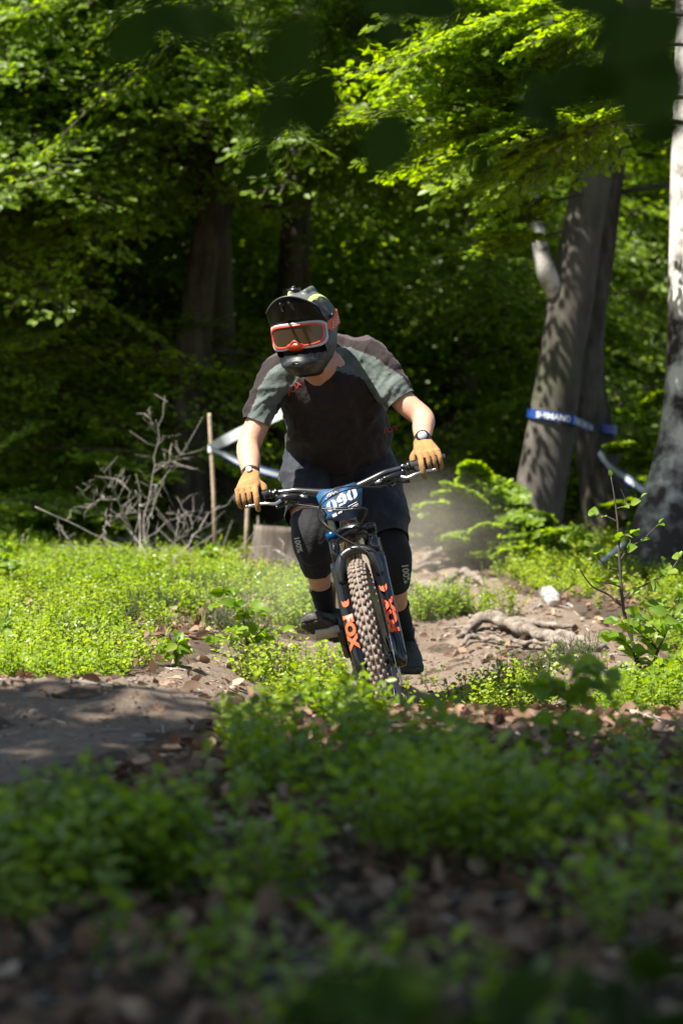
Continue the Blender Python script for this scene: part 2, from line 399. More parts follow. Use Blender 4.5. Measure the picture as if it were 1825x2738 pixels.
def make_spray(seed, L=1.5, leaf=.058):
    """one flat beech bough: spine along +x, leaves in tiers close to the xy plane"""
    r = np.random.default_rng(seed); pos, dr, nr, sz, A, B = [], [], [], [], [], []
    spine = lambda x: np.array([x, .06*L*math.sin(x*2.1/L+seed), -.10*x*x/L])
    def run(o, ang, ln, lvl):
        d = np.array([math.cos(ang), math.sin(ang), r.normal(0, .07)-.04]); p = o.copy(); s = 1; acc = 0.
        A.append(o.copy()); B.append(o+d*ln*.95+np.array([0, 0, -.03*ln]))
        x = .03
        while x < ln:
            q = o+d*x+np.array([0, 0, -.03*x*x/ln])
            a2 = ang+s*r.uniform(.45, 1.0)
            pos.append(q+r.normal(0, .006, 3)); dr.append([math.cos(a2), math.sin(a2), r.normal(-.12, .2)])
            nr.append([r.normal(0, .5), r.normal(-.1, .5), 1]); sz.append(leaf*r.uniform(.7, 1.15)); s = -s
            if lvl < 2 and x > .08 and r.random() < .30: run(q, ang+s*r.uniform(.6, .9), min(.26, (ln-x)*.6), lvl+1)
            x += r.uniform(.024, .040)
        pos.append(o+d*ln); dr.append(d); nr.append([r.normal(0, .3), r.normal(0, .3), 1]); sz.append(leaf)
    n = int(L/.075); s = 1
    for i in range(n):
        x = .10+(L-.12)*(i+r.uniform(0, .6))/n
        ln = (.46*L)*(1-.78*x/L)*r.uniform(.55, 1.1)+.07
        run(spine(x), s*r.uniform(.65, .95), ln, 1); s = -s
    run(spine(L*.97), 0, .15, 2)
    xs = np.linspace(0, L, 7); sp = np.array([spine(x) for x in xs])
    A += list(sp[:-1]); B += list(sp[1:])
    return [np.array(q, float) for q in (pos, dr, nr, sz, A, B)]
SPR = [make_spray(100+i, 1.5) for i in range(6)]
def rotmat(az, tilt, roll):
    ca, sa, ct, st, cr, sr = math.cos(az), math.sin(az), math.cos(tilt), math.sin(tilt), math.cos(roll), math.sin(roll)
    Rz = np.array([[ca, -sa, 0], [sa, ca, 0], [0, 0, 1]]); Ry = np.array([[ct, 0, -st], [0, 1, 0], [st, 0, ct]]); Rx = np.array([[1, 0, 0], [0, cr, -sr], [0, sr, cr]])
    return Rz@Ry@Rx
class Crown:
    """collects boughs and loose leaves, builds foliage and twig meshes"""
    def __init__(s, seed): s.r = np.random.default_rng(seed); s.p = [[], [], [], [], []]; s.a = []; s.b = []; s.n = 0
    def bough(s, o, az, tilt, scale=1.0, keep=1.0, cvb=0., lsc=1.0):
        r = s.r; k = SPR[r.integers(len(SPR))]; R = rotmat(az, tilt, r.normal(0, .3)); o = np.asarray(o, float)
        m = r.random(len(k[0])) < keep
        s.p[0].append(o+(k[0][m]*scale)@R.T); s.p[1].append(k[1][m]@R.T); s.p[2].append(k[2][m]@R.T+[-.08, -.38, 0]); s.p[3].append(k[3][m]*lsc)
        s.p[4].append(np.clip(r.normal(.5+cvb, .2, m.sum()), 0, 1))
        j = r.random(len(k[4])) < .6; j[-6:] = True
        s.a.append(o+(k[4][j]*scale)@R.T); s.b.append(o+(k[5][j]*scale)@R.T)
    def cloud(s, c, rad, n, size, cvb=0.):
        r = s.r; q = r.normal(size=(n, 3)); q = q/np.linalg.norm(q, axis=1, keepdims=True)*(r.random(n)**.45)[:, None]
        s.p[0].append(np.asarray(c)+q*np.asarray(rad)); s.p[1].append(r.normal(size=(n, 3))*[1, 1, .4]); s.p[2].append(r.normal(size=(n, 3))*[.5, .5, .3]+[-.1, -.4, 1])
        s.p[3].append(size*r.uniform(.6, 1.3, n)); s.p[4].append(np.clip(r.normal(.45+cvb, .22, n), 0, 1))
    def limb(s, o, az, ln, rise, nb, scale=1.0, keep=1.0, cvb=0., rad=.03, lsc=1., tilt=-.30, spread=1.0):
        """a limb from the trunk carrying nb boughs"""
        r = s.r; o = np.asarray(o, float); t = np.linspace(0, 1, 6)
        hx = np.array([math.cos(az), math.sin(az), 0]); sx = np.array([-hx[1], hx[0], 0]); wob = r.normal(0, .06)*ln
        pts = o+t[:, None]*ln*hx+(np.sin(t*3.1)*wob)[:, None]*sx+np.stack([0*t, 0*t, rise*ln*t-(.25*rise+.08)*ln*t*t], -1)
        s.limbs.append((pts, np.linspace(rad, rad*.25, 6)))
        for i in range(nb):
            u = .22+.78*(i+r.uniform(.2, .9))/nb; k = min(int(u*5), 4); f = u*5-k
            q = pts[k]*(1-f)+pts[min(k+1, 5)]*f
            s.bough(q, az+(1 if i % 2 else -1)*r.uniform(.1, .9)*spread, tilt+r.normal(0, .2), scale*r.uniform(.7, 1.15), keep, cvb, lsc)
    limbs = None
    def build(s, root, leafmat, six=True, name='crown', aspect=1.0, local=None):
        p = [np.concatenate(q) for q in s.p]
        if local is not None: p[0] = p[0]-local
        v, f, cv = leaves(*p[:4], p[4], six, aspect)
        o = link(name, mk_mesh(name, v, f, True, {'cv': cv}), leafmat, root)
        tw = []
        if s.a:
            A, B = np.concatenate(s.a), np.concatenate(s.b); tw.append(sticks(A, B, .0035, .0018))
        for pts, rad in (s.limbs or []): tw.append(tube(pts, rad, 6))
        if tw:
            tv, tf = join([(a, b) for a, b in tw])
            if local is not None: tv = tv-local
            link('branches', mk_mesh('branches', tv, tf), M['twig'], root)
        s.n = len(p[0]); return o
def trunk_mesh(pts, rad, seg=20, flare=.5, lump=.06, seed=0, k=6):
    """pts rows, smooth trunk with uneven girth and flared foot"""
    q = smooth_path(np.column_stack([pts, rad]), k); c, r = q[:, :3], q[:, 3].copy()
    hgt = c[:, 2]-c[0, 2]; fl = np.exp(-np.clip(hgt, 0, 9)/.16)
    v, f = tube(c, r, seg); n = len(c); t, X, Y = frames(c)
    a = np.linspace(0, 2*np.pi, seg, endpoint=False)
    lob = 1+flare*fl[:, None]*(.55+.45*np.cos(a*4+seed+np.sin(a*2+seed)))
    nz = 1+lump*2*np.array([[fbm(np.array(math.cos(b)*1.3+seed*7), np.array(z*1.7+math.sin(b)*1.3), seed, 3) for b in a] for z in hgt])
    ring = (v[:n*seg].reshape(n, seg, 3)-c[:, None])*(lob*nz)[:, :, None]+c[:, None]
    v[:n*seg] = ring.reshape(-1, 3)
    return v, f
# ------------------------------------------------------------------ trees one can tell apart
def trunk_at(pxs, d, rads, dz=0.):
    return np.array([P(a, b, d) for a, b in pxs]), np.array(rads)
def tree(name, label, cat, pts, rads, bark, group=None, seed=0, flare=.5, lump=.06, seg=20, k=6):
    base = pts[0].copy(); root = thing(name, label, cat, tuple(base), group)
    v, f = trunk_mesh(pts, rads, seg, flare, lump, seed, k)
    tk = link('trunk', mk_mesh('trunk', v, f), bark, root)
    return root, tk
def at_height(pts, z):
    o = np.argsort(pts[:, 2]); return np.array([np.interp(z, pts[o, 2], pts[o, 0]), np.interp(z, pts[o, 2], pts[o, 1]), z])
def crown_for(root, pts, seed, limbs, mat='beech', six=True, canopy=None, cvb=0.):
    c = Crown(seed); c.limbs = []; r = c.r
    for (z0, z1, n, a0, a1, l0, l1, rise, nb, sc, keep) in limbs:
        for i in range(n):
            z = z0+(z1-z0)*(i+r.random())/n
            u_ = (z-z0)/(z1-z0); c.limb(at_height(pts, z), r.uniform(a0, a1), (l1+(l0-l1)*u_)*r.uniform(.65, 1.1), r.normal(rise, .08), nb, sc, keep, cvb, rad=.022)
    for q in (canopy or []): c.cloud(*q)
    c.build(root, M[mat], six)
    return c
HPI = math.pi/2
# the big leaning beech on the right, with its pale side stem
ptsA, rA = trunk_at([(1410, 1560), (1422, 1430), (1450, 1280), (1473, 1120), (1500, 950), (1530, 770), (1560, 600), (1592, 440), (1640, 240), (1720, -100), (1830, -700), (1900, -1700)], 15.0,
                    [.195, .175, .16, .145, .14, .145, .125, .115, .11, .10, .09, .04])
rtA, tkA = tree('beech_tree', 'big leaning beech trunk wrapped with blue tape, forking above the trail', 'tree', ptsA, rA, M['beechbark'], seed=3)
sp = smooth_path(np.array([[*P(1500, 800, 15.0), .06], [*P(1462, 735, 14.9), .062], [*P(1440, 640, 14.85), .045], [*P(1428, 520, 14.85), .036], [*P(1415, 400, 14.9), .03], [*P(1390, 200, 14.9), .02]]), 4)
link('side_stem', mk_mesh('side_stem', *tube(sp[:, :3], sp[:, 3], 10)), M['birch'], rtA)
kn = ellipsoid(P(1440, 1392, 14.82), (.045, 0, 0), (0, .04, 0), (0, 0, .06), 14, 8)
link('burl', mk_mesh('burl', *kn), M['darkbark'], rtA)
crown_for(rtA, ptsA, 31, [(3.7, 5.5, 6, 1.9, 3.6, 1.2, 2.0, .15, 5, .9, .9), (4.9, 7.0, 11, 2.95, 3.25, 1.6, 3.0, .1, 6, 1.0, 1.0)], canopy=[((2.6, 15.6, 8.5), (2.0, 1.8, 2.2), 2600, .13)])
# darker trunk right behind it
ptsB, rB = trunk_at([(1660, 1560), (1637, 1430), (1605, 1270), (1583, 1130), (1570, 1000), (1578, 850), (1600, 650), (1640, 400), (1700, 0), (1760, -700)], 15.7,
                    [.20, .18, .15, .125, .11, .10, .10, .09, .08, .03])
rtB, _ = tree('beech_tree', 'rough dark trunk standing close behind the big taped beech', 'tree', ptsB, rB, M['darkbark'], seed=8, lump=.1)
crown_for(rtB, ptsB, 32, [(3.0, 5.0, 5, -.9, 1.2, 1.2, 2.0, .15, 4, .9, .8)], canopy=[((3.6, 17.0, 7.5), (1.8, 1.8, 2.0), 1600, .13)])
# birch at the right edge
ptsC, rC = trunk_at([(1735, 1560), (1770, 1420), (1808, 1270), (1832, 1120), (1842, 900), (1846, 650), (1850, 400), (1856, 0), (1870, -700), (1900, -1800)], 14.0,
                    [.19, .175, .155, .14, .13, .125, .125, .12, .10, .05])
rtC, _ = tree('birch_tree', 'white barked birch trunk at the right edge of the picture', 'tree', ptsC, rC, M['birch'], seed=12, lump=.05, flare=.1)
crown_for(rtC, ptsC, 33, [(5.2, 7.2, 4, 2.4, 4.0, 1.0, 1.8, .2, 4, .8, .8)], canopy=[((3.4, 13.5, 9), (1.8, 1.6, 2.2), 1800, .11)])
# beech just outside the frame on the right: its boughs reach in over the trail
ptsK = np.array([[2.75, 12.6, .4], [2.7, 12.6, 2.0], [2.75, 12.55, 4.5], [2.9, 12.5, 8.0], [3.0, 12.5, 11.0]])
rtK, _ = tree('beech_tree', 'beech beyond the right edge whose bright boughs hang in over the trail', 'tree', ptsK, np.array([.2, .16, .14, .1, .04]), M['beechbark'], seed=15)
cK = Crown(34); cK.limbs = []
for (px, py, d, az, ln, rise, nb, sc, kp) in [
        (1840, 330, 12.4, 3.25, .75, .12, 7, .5, .95), (1850, 260, 12.6, 3.05, .95, .05, 9, .6, .95),
        (1850, 120, 12.8, 3.2, 1.1, .05, 9, .6, .95), (1840, 40, 12.2, 3.0, .9, .05, 8, .6, .95), (1860, 330, 13.4, 3.0, .9, .03, 8, .6, .9),
        (1560, 520, 13.9, 3.15, .2, -.2, 2, .3, .8), (1500, 620, 14.0, 3.2, .15, -.3, 2, .3, .8), (1850, -40, 12.8, 3.2, 1.2, .05, 8, .6, .8)]:
    cK.limb(P(px, py, d), az, ln, rise, nb, sc, kp*.72, .14, rad=.012, tilt=-.14, spread=.8)
    if d > 12.85: continue
    k0, k1 = at_height(ptsK, P(px, py, d)[2]-.75-.2*math.sin(px*py)), P(px, py, d); km = (k0+k1)/2+np.array([0, .1*math.sin(py), -.08+.1*math.cos(py)])
    cK.limbs.append((smooth_path(np.array([k0, km, k1]), 3), np.linspace(.017, .010, 7)))
cK.cloud((4.2, 12.4, 8.5), (1.8, 1.8, 2.0), 1500, .12)
cK.build(rtK, M['beech'], True)

# left wood edge
LEFT = [
 # label, px path (x at y), d, r, bark, limbs, seed
 ('slim dark trunk under the boughs left of the wooden stake', [(498, 1500), (505, 1300), (512, 1050), (530, 800), (560, 550), (590, 250), (610, -300), (630, -1400)], 16.9, .145, 'darkbark', 51),
 ('grey patchy trunk just behind the wooden stake', [(606, 1490), (600, 1300), (590, 1050), (582, 800), (575, 500), (570, 150), (560, -400), (560, -1300)], 17.4, .14, 'beechbark', 52),
 ('dark trunk rising straight behind the rider helmet', [(760, 1480), (768, 1250), (778, 950), (788, 650), (795, 350), (800, 0), (800, -600), (800, -1300)], 18.2, .15, 'darkbark', 53),
 ('dark trunk in the dust right of the rider', [(1236, 1470), (1238, 1300), (1240, 1050), (1246, 800), (1258, 500), (1270, 150), (1280, -400), (1290, -1200)], 20.0, .125, 'beechbark', 54),
 ('thin dark trunk between the dusty trunk and the big beech', [(1342, 1470), (1344, 1250), (1346, 1000), (1340, 700), (1330, 350), (1320, -200), (1320, -900)], 22.0, .08, 'darkbark', 55),
]
LIMB = {
 51: [(3.0, 4.9, 18, -3.7, -2.0, 1.3, 3.2, .12, 6, 1.0, .62), (3.3, 4.7, 7, -2.6, -.9, 1.0, 2.2, .10, 6, 1.0, .55)],
 52: [(3.2, 4.9, 12, -4.2, -2.2, 1.2, 3.0, .12, 6, 1.0, .62), (3.4, 4.8, 7, -2.4, -.6, 1.0, 2.2, .10, 6, 1.0, .55)],
 53: [(3.3, 5.0, 12, -4.6, -2.4, 1.2, 2.8, .12, 6, 1.0, .6), (3.5, 5.0, 8, -2.4, -.2, 1.0, 2.2, .10, 6, 1.0, .55)],
 54: [(1.5, 5.2, 20, -3.6, .3, 1.2, 2.8, .12, 6, 1.0, .6)],
 55: [(1.4, 5.4, 12, -3.6, .3, 1.2, 2.6, .12, 6, 1.0, .9)]}
for lab, path, d, r0, bark, sd in LEFT:
    pts, _ = trunk_at(path, d, None); n = len(pts)
    rt, _ = tree('beech_tree', lab, 'tree', pts, r0*np.linspace(1.1, .35, n), M[bark], seed=sd, lump=.08, seg=16, k=4)
    top = at_height(pts, 7.0)
    crown_for(rt, pts, sd, LIMB[sd], six=d < 19, canopy=[(top+[0, 3.2, 1.2], (2.2, 1.6, 2.0), 350, .14), (at_height(pts, 3.6 if sd < 54 else 3.2)+[-.5, 1.6 if sd < 54 else -1., -.4 if sd < 54 else 0], (1.9, 1.0 if sd < 54 else 1.6, 1.5), 3000, .058)]+([((.1, 19.6, 2.1), (1.7, 1.0, 1.5), 3200, .06)] if sd == 53 else []))
# beeches just outside the left edge, their boughs make the bright upper left
for lab, x, y, sd, lim in [
    ('beech beyond the left edge with bright layered boughs filling the upper left', -3.9, 18.2, 61, [(1.0, 5.0, 50, -1.3, .8, 1.4, 4.2, .10, 6, 1.0, .6)]),
    ('beech deeper in the wood at the far left with dim boughs', -4.2, 21.0, 62, [(.9, 5.5, 28, -1.7, .8, 1.2, 2.8, .10, 6, 1.0, .6)])]:
    z = H(np.array(x), np.array(y)); pts = np.array([[x, y, z-.1], [x+.05, y, z+1.5], [x, y+.1, z+4], [x-.1, y+.1, z+7], [x, y, z+11]])
    rt, _ = tree('beech_tree', lab, 'tree', pts, np.array([.2, .17, .15, .1, .04]), M['beechbark'], seed=sd, seg=14, k=4)
    crown_for(rt, pts, sd, lim, canopy=[((x-.3, y+2.6, 8.4), (2., 1.2, 1.6), 500, .14), ((x+1.0, y-1.0, 3.0), (1.5, 1.6, 2.2), 4200, .058)]+([((-2.2, 18.6, 1.7), (1.7, 1.2, 1.2), 2800, .058), ((-2.5, 16.9, 2.1), (1.3, .9, 1.4), 3200, .055)] if sd == 62 else []), cvb=.12 if sd == 61 else 0.)

# ------------------------------------------------------------------ deep wood: copies of three trees
def proto_tree(seed, bark):
    root = thing('beech_tree', 'x', 'tree', (0, 0, 0), 'trees of the deep wood'); r = np.random.default_rng(seed)
    pts = np.array([[0, 0, -.4], [r.normal(0, .1), 0, 2], [r.normal(0, .15), 0, 5], [r.normal(0, .2), .1, 9], [0, 0, 14]])
    v, f = trunk_mesh(pts, np.array([.2, .16, .14, .1, .03]), 12, .4, .08, seed, 4)
    link('trunk', mk_mesh('trunk', v, f), M[bark], root)
    c = Crown(seed); c.limbs = []
    for i in range(26):
        z = 1.0+7.5*(i+r.random())/26
        c.limb(at_height(pts, z), r.uniform(0, 6.28), r.uniform(1.5, 3.4), r.normal(.1, .08), 4, 1.3, .42, .05, rad=.03, lsc=1.6)
    c.cloud((0, 0, 10.0), (3.0, 3.0, 3.0), 350, .17); c.cloud((0, 0, 4.0), (3.0, 3.0, 4.0), 3500, .09, .05)
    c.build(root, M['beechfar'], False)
    return root
PROTO = [proto_tree(71, 'darkbark'), proto_tree(72, 'darkbark'), proto_tree(73, 'beechbark')]
spots = []; r = np.random.default_rng(5)
for row, (y, n) in enumerate([(23.5, 7), (27.5, 8), (32, 9), (38, 10), (46, 11)]):
    half = y*.155+2.0
    for i in range(n):
        spots.append((-half+2*half*(i+.5+r.uniform(-.3, .3))/n, y+r.uniform(-1.3, 1.3)))
cnt = [0, 0, 0]
for i, (x, y) in enumerate(spots):
    k = i % 3; src = PROTO[k]
    if cnt[k] == 0: rt = src
    else:
        rt = src.copy(); COL.objects.link(rt)
        for ch in src.children:
            c = ch.copy(); COL.objects.link(c); c.parent = rt
    cnt[k] += 1
    rt.location = (x, y, float(H(np.array(x), np.array(y)))); s = r.uniform(.85, 1.15); rt.scale = (s, s, s); rt.rotation_euler = (0, 0, r.uniform(0, 6.28))
    rt['label'] = 'dim beech tree standing in the deep shaded wood'
# the mass of foliage that closes the wood
r = np.random.default_rng(77); n = 52000
x = r.uniform(-16, 16, n); y = r.uniform(52, 66, n); z = H(x, y)+r.uniform(-.5, 17, n)
v, f, cv = leaves(np.stack([x, y, z], -1), r.normal(size=(n, 3))*[1, 1, .5], r.normal(size=(n, 3))*.6+[0, -.3, 1], r.uniform(.3, .6, n), np.clip(r.normal(.4, .2, n), 0, 1), False, 1.2)
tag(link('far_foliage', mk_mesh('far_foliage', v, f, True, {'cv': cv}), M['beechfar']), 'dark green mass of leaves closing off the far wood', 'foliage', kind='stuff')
# ------------------------------------------------------------------ the tree whose crown shades the foreground (stands left of the photographer)
xH, yH = -4.4, 2.7; zH = float(H(np.array(xH), np.array(yH)))
ptsH = np.array([[xH, yH, zH-.2], [xH+.1, yH, zH+1.5], [xH+.1, yH+.1, zH+4], [xH, yH+.1, zH+7], [xH, yH, zH+10]])
rtH, _ = tree('beech_tree', 'tall beech beside the camera whose crown throws shade on the foreground', 'tree', ptsH, np.array([.24, .2, .17, .12, .05]), M['beechbark'], seed=90, seg=14, k=4)
cH = Crown(91); cH.limbs = []
rH = np.random.default_rng(92)
for i in range(30):
    cH.limb(at_height(ptsH, 3.4+4.8*(i+rH.random())/30), rH.uniform(-.8, .50), rH.uniform(1.8, 4.4), .06, 6, 1.25, .62, 0, rad=.03, lsc=1.6)
for i in range(5):
    cH.limb(at_height(ptsH, 4.0+2.6*(i+rH.random())/5), rH.uniform(.9, 1.2), rH.uniform(.6, 1.5), .06, 5, 1.1, .7, 0, rad=.03, lsc=1.6)
cH.cloud((-4.4, 1.4, 8.2), (3.0, 2.4, 1.6), 1500, .16)
cH.build(rtH, M['beech'], False)

# ------------------------------------------------------------------ bilberry carpet
def make_sprig(seed, leaf=.025):
    r = np.random.default_rng(seed); pos, dr, nr, sz, A, B = [], [], [], [], [], []
    for k in range(r.integers(4, 7)):
        az = r.uniform(0, 6.28); lean = r.uniform(.1, .75); h = r.uniform(.09, .20)
        d = unit(np.array([math.cos(az)*lean, math.sin(az)*lean, 1.0])); o = np.array([r.normal(0, .025), r.normal(0, .025), 0.])
        A.append(o); B.append(o+d*h)
        t = .03; s = 1
        while t < h+.005:
            a2 = az+s*r.uniform(.8, 1.9); up = r.uniform(.05, .9)
            q = np.array([math.cos(a2), math.sin(a2), up]); pos.append(o+d*t); dr.append(q)
            nr.append(np.array([-math.cos(a2)*up, -math.sin(a2)*up, 1.0])+r.normal(0, .5, 3)); sz.append(leaf*r.uniform(.65, 1.15)*(1.0 if t > .06 else .8)); s = -s
            t += r.uniform(.012, .022)
    return [np.array(q, float) for q in (pos, dr, nr, sz, A, B)]
SPG = [make_sprig(200+i) for i in range(12)]
def carpet(name, label, xy, scale, mat, six, seed, cvb=0., lsc=1.0, sink=.0):
    r = np.random.default_rng(seed); p = [[], [], [], [], []]; A, B = [], []
    z = H(xy[:, 0], xy[:, 1])
    for i in range(len(xy)):
        k = SPG[r.integers(12)]; a = r.uniform(0, 6.28); ca, sa = math.cos(a), math.sin(a); R = np.array([[ca, -sa, 0], [sa, ca, 0], [0, 0, 1.]])
        o = np.array([xy[i, 0], xy[i, 1], z[i]-sink]); s = scale[i]
        p[0].append(o+(k[0]*s)@R.T); p[1].append(k[1]@R.T); p[2].append(k[2]@R.T); p[3].append(k[3]*lsc*(.6+.4*s)); p[4].append(np.clip(r.normal(.5+cvb+.6*float(fbm(np.array(o[0]*1.5), np.array(o[1]*1.5), 8, 2)), .2, len(k[0])), 0, 1))
        A.append(o+(k[4]*s)@R.T); B.append(o+(k[5]*s)@R.T)
    p = [np.concatenate(q) for q in p]
    v, f, cv = leaves(*p, six, .95)
    nl = len(p[0])
    tv, tf = sticks(np.concatenate(A), np.concatenate(B), .0016, .001)
    cvs = np.concatenate([cv, np.full(len(tv), .15)])
    o = link(name, mk_mesh(name, np.vstack([v, tv]), [f, tf+len(v)], True, {'cv': cvs}), mat)
    return tag(o, label, 'shrub', kind='stuff')
def scatter(n, x0, x1, y0, y1, seed, dens):
    r = np.random.default_rng(seed); x = r.uniform(x0, x1, n); y = r.uniform(y0, y1, n)
    k = r.random(n) < dens(x, y); return np.stack([x[k], y[k]], -1)
sm = lambda t: np.clip(t, 0, 1)
BARE = [(*G(500, 1715)[:2], .36, 1.1), (*G(610, 1660)[:2], .28, .6), (*G(330, 1650)[:2], .2, .45), (*G(80, 1660)[:2], .22, .45), (*G(400, 1480)[:2], .55, .9), (*G(740, 1500)[:2], .45, .6), (*G(745, 1530)[:2], .35, .7), (*G(670, 1745)[:2], .22, .5), (*G(700, 1545)[:2], .25, .45), (*G(620, 1500)[:2], .4, .5), (*G(1500, 1640)[:2], .22, .5)]
def veg(x, y):
    d = sm(-trail_mask(x, y)*5-.25)*sm(.72+2.2*fbm(x*2.1, y*2.1, 77, 3))
    for bx, by, rx, ry in BARE: d = d*(1-.97*np.exp(-(((x-bx)/rx)**2+((y-by)/ry)**2)**1.5))
    return d
inview = lambda x, y, m=.35: (np.abs(x) < .1412*y+m)
xyL = scatter(11500, -2.7, .2, 7.6, 16.5, 301, lambda x, y: veg(x, y)*inview(x, y)*np.where(x < np.interp(y, TR[::-1, 1], TR[::-1, 0]), 1, 0)*np.interp(y, [7, 12, 16.5], [1, .8, .6]))
carpet('bilberry_shrubs', 'bright sunlit bilberry carpet on the bank left of the rider', xyL, RNG.uniform(.5, .92, len(xyL))*(1+.75*fbm(xyL[:, 0]*2.4, xyL[:, 1]*2.4, 19, 3)), M['bilberry'], True, 302, .08)
xyR = scatter(7600, .2, 3.0, 7.2, 16.5, 303, lambda x, y: veg(x, y)*inview(x, y)*np.where(x > np.interp(y, TR[::-1, 1], TR[::-1, 0]), 1, 0)*np.interp(y, [7, 12, 16.5], [.85, .8, .6])*np.where((y > 8.3) | (912+x/y*F > 1560), 1, .06))
carpet('bilberry_shrubs', 'bright sunlit bilberry carpet along the right side of the trail', xyR, RNG.uniform(.5, .98, len(xyR))*(1+.75*fbm(xyR[:, 0]*2.4, xyR[:, 1]*2.4, 19, 3)), M['bilberry'], True, 304, .08)
# shaded foreground bank: clumps with litter between
def fg(x, y):
    px = 912.5+x/y*F
    m = sm(-trail_mask(x, y)*4-.1)*sm(.02+.60*np.exp(-((px-860)/330.)**2-((y-5.8)/1.0)**2)+2.2*fbm(x*2.6+3, y*2.6, 55, 3))
    m = m*np.interp(y, [3.0, 4.3, 5.2, 6.2, 6.6], [.45, .6, 1.0, 1.0, .55])*np.where((px < 620) & (y > 5.0), .04, 1.0)
    m = np.where((y > 6.0) & (px > 1000), m*.15, m)
    return m
xyF = scatter(2300, -1.6, 1.6, 2.6, 7.6, 305, lambda x, y: fg(x, y)*inview(x, y, .25))
carpet('bilberry_shrubs', 'blurred dark green bilberry clumps on the shaded bank in front', xyF, RNG.uniform(.6, 1.15, len(xyF))*np.interp(xyF[:, 1], [3.5, 4.5, 5.8, 6.5], [1.0, 1.25, 1.15, .75]), M['bilberry'], True, 306, -.05, 1.35)
xyN = np.vstack([np.stack([RNG.normal(G(a, b, 3)[0], s, n), RNG.normal(G(a, b, 3)[1], s, n)], -1) for a, b, s, n in [(60, 2420, .06, 14), (190, 2380, .06, 16), (270, 2400, .05, 10), (390, 2400, .05, 12), (20, 2480, .06, 8), (650, 2440, .06, 8), (1180, 2200, .08, 12), (1080, 2300, .06, 8), (1320, 2330, .07, 8)]])
carpet('bilberry_shrubs', 'tall blurred bilberry sprigs nearest the camera', xyN, RNG.uniform(.85, 1.35, len(xyN)), M['bilberry'], True, 308, .1, 1.4)
# sunlit crest sprigs in front of the wheel and on the trail margin
xyC = np.vstack([np.stack([RNG.normal(G(a, b, 5)[0], s, n), RNG.normal(G(a, b, 5)[1], s, n)], -1) for a, b, s, n in
     [(780, 1840, .10, 28), (900, 1850, .08, 18), (980, 1850, .07, 14), (700, 1850, .09, 16), (1310, 1900, .13, 34), (1400, 1900, .12, 26), (1170, 1650, .07, 26), (1230, 1650, .06, 18), (1100, 1660, .05, 8), (1350, 1655, .04, 5)]])
carpet('bilberry_shrubs', 'small bright bilberry tufts on the crest and between the roots', xyC, RNG.uniform(.6, 1.25, len(xyC)), M['bilberry'], True, 307, .15)
# low grassy heather tufts
ht = []
r = np.random.default_rng(310)
for a, b, n in [(430, 1640, 160), (640, 1700, 160), (330, 1670, 90), (520, 1600, 130), (150, 1580, 130), (210, 1740, 120), (1720, 1560, 220), (1500, 1790, 120), (1640, 1900, 120), (300, 1600, 80)]:
    c = G(a, b)
    for i in range(n):
        o = c+np.array([r.normal(0, .07), r.normal(0, .09), 0]); o[2] = H(o[0], o[1])
        d = unit(np.array([r.normal(0, .4), r.normal(0, .4), 1.])); h = r.uniform(.05, .14)
        ht.append((o, o+d*h))
        for j in range(3): q = o+d*h*r.uniform(.4, 1); ht.append((q, q+unit(d+r.normal(0, .6, 3))*.03))
tv, tf = sticks([a for a, b in ht], [b for a, b in ht], .0022, .0008)
tag(link('heather', mk_mesh('heather', tv, tf, True, {'cv': RNG.random(len(tv))}), M['heather']), 'grey green heather tufts among the bilberries', 'heather', kind='stuff')

gb = scatter(5200, -2.6, 2.6, 7.6, 15.5, 341, lambda x, y: inview(x, y)*sm(-trail_mask(x, y)*4)*sm(.2+2.2*fbm(x*1.9, y*1.9, 91, 3)))
r = np.random.default_rng(342); n = len(gb); z = H(gb[:, 0], gb[:, 1]); o = np.column_stack([gb, z]); h = r.uniform(.07, .19, n); dd_ = unit(np.column_stack([r.normal(0, .5, n), r.normal(0, .5, n), np.ones(n)]))
sd_ = unit(np.column_stack([r.normal(1, .3, n), r.normal(0, .5, n), 0*h])); tip = o+dd_*h[:, None]+np.column_stack([dd_[:, 0]*h*.5, dd_[:, 1]*h*.5, -h*.12])
mid = o+dd_*(h*.55)[:, None]; wv_ = sd_*.0022
v = np.stack([o-wv_, o+wv_, mid+wv_*.8, mid-wv_*.8, tip], 1).reshape(-1, 3); k5 = np.arange(n)[:, None]*5
tag(link('grass', mk_mesh('grass', v, [k5+np.array([[0, 1, 2, 3]]), k5+np.array([[3, 2, 4]])], True, {'cv': np.repeat(r.random(n), 5)}), M['grass']), 'thin grass blades growing through the bilberry banks', 'grass', kind='stuff')
# ------------------------------------------------------------------ fallen leaves, chips, twigs
def litter(name, label, xy, size, mat, seed, curl=.5, cvm=.5, cvs=.28):
    r = np.random.default_rng(seed); n = len(xy); z = H(xy[:, 0], xy[:, 1])+r.uniform(.006, .03, n)
    v, f, cv = leaves(np.stack([xy[:, 0], xy[:, 1], z], -1), r.normal(size=(n, 3))*[1, 1, .35], r.normal(size=(n, 3))*curl+[0, 0, 1], r.uniform(.5, 1.2, n)*size, np.clip(r.normal(cvm, cvs, n), 0, 1), True, 1.0)
    return tag(link(name, mk_mesh(name, v, f, False, {'cv': cv}), mat), label, 'leaves', kind='stuff')
xyl = np.vstack([scatter(26000, -2.6, 2.6, 6.6, 16.5, 320, lambda x, y: inview(x, y)*(.10+.5*sm(-trail_mask(x, y)*3+.35))*(1-.75*sm(veg(x, y)-.3))),
                 scatter(18000, -1.5, 1.5, 2.6, 7.6, 321, lambda x, y: inview(x, y)*sm(-trail_mask(x, y)*4+.15)*.55)])
litter('fallen_leaves', 'dry brown beech leaves lying over the forest floor', xyl, .056, M['litter'], 322, .65, .34, .28)
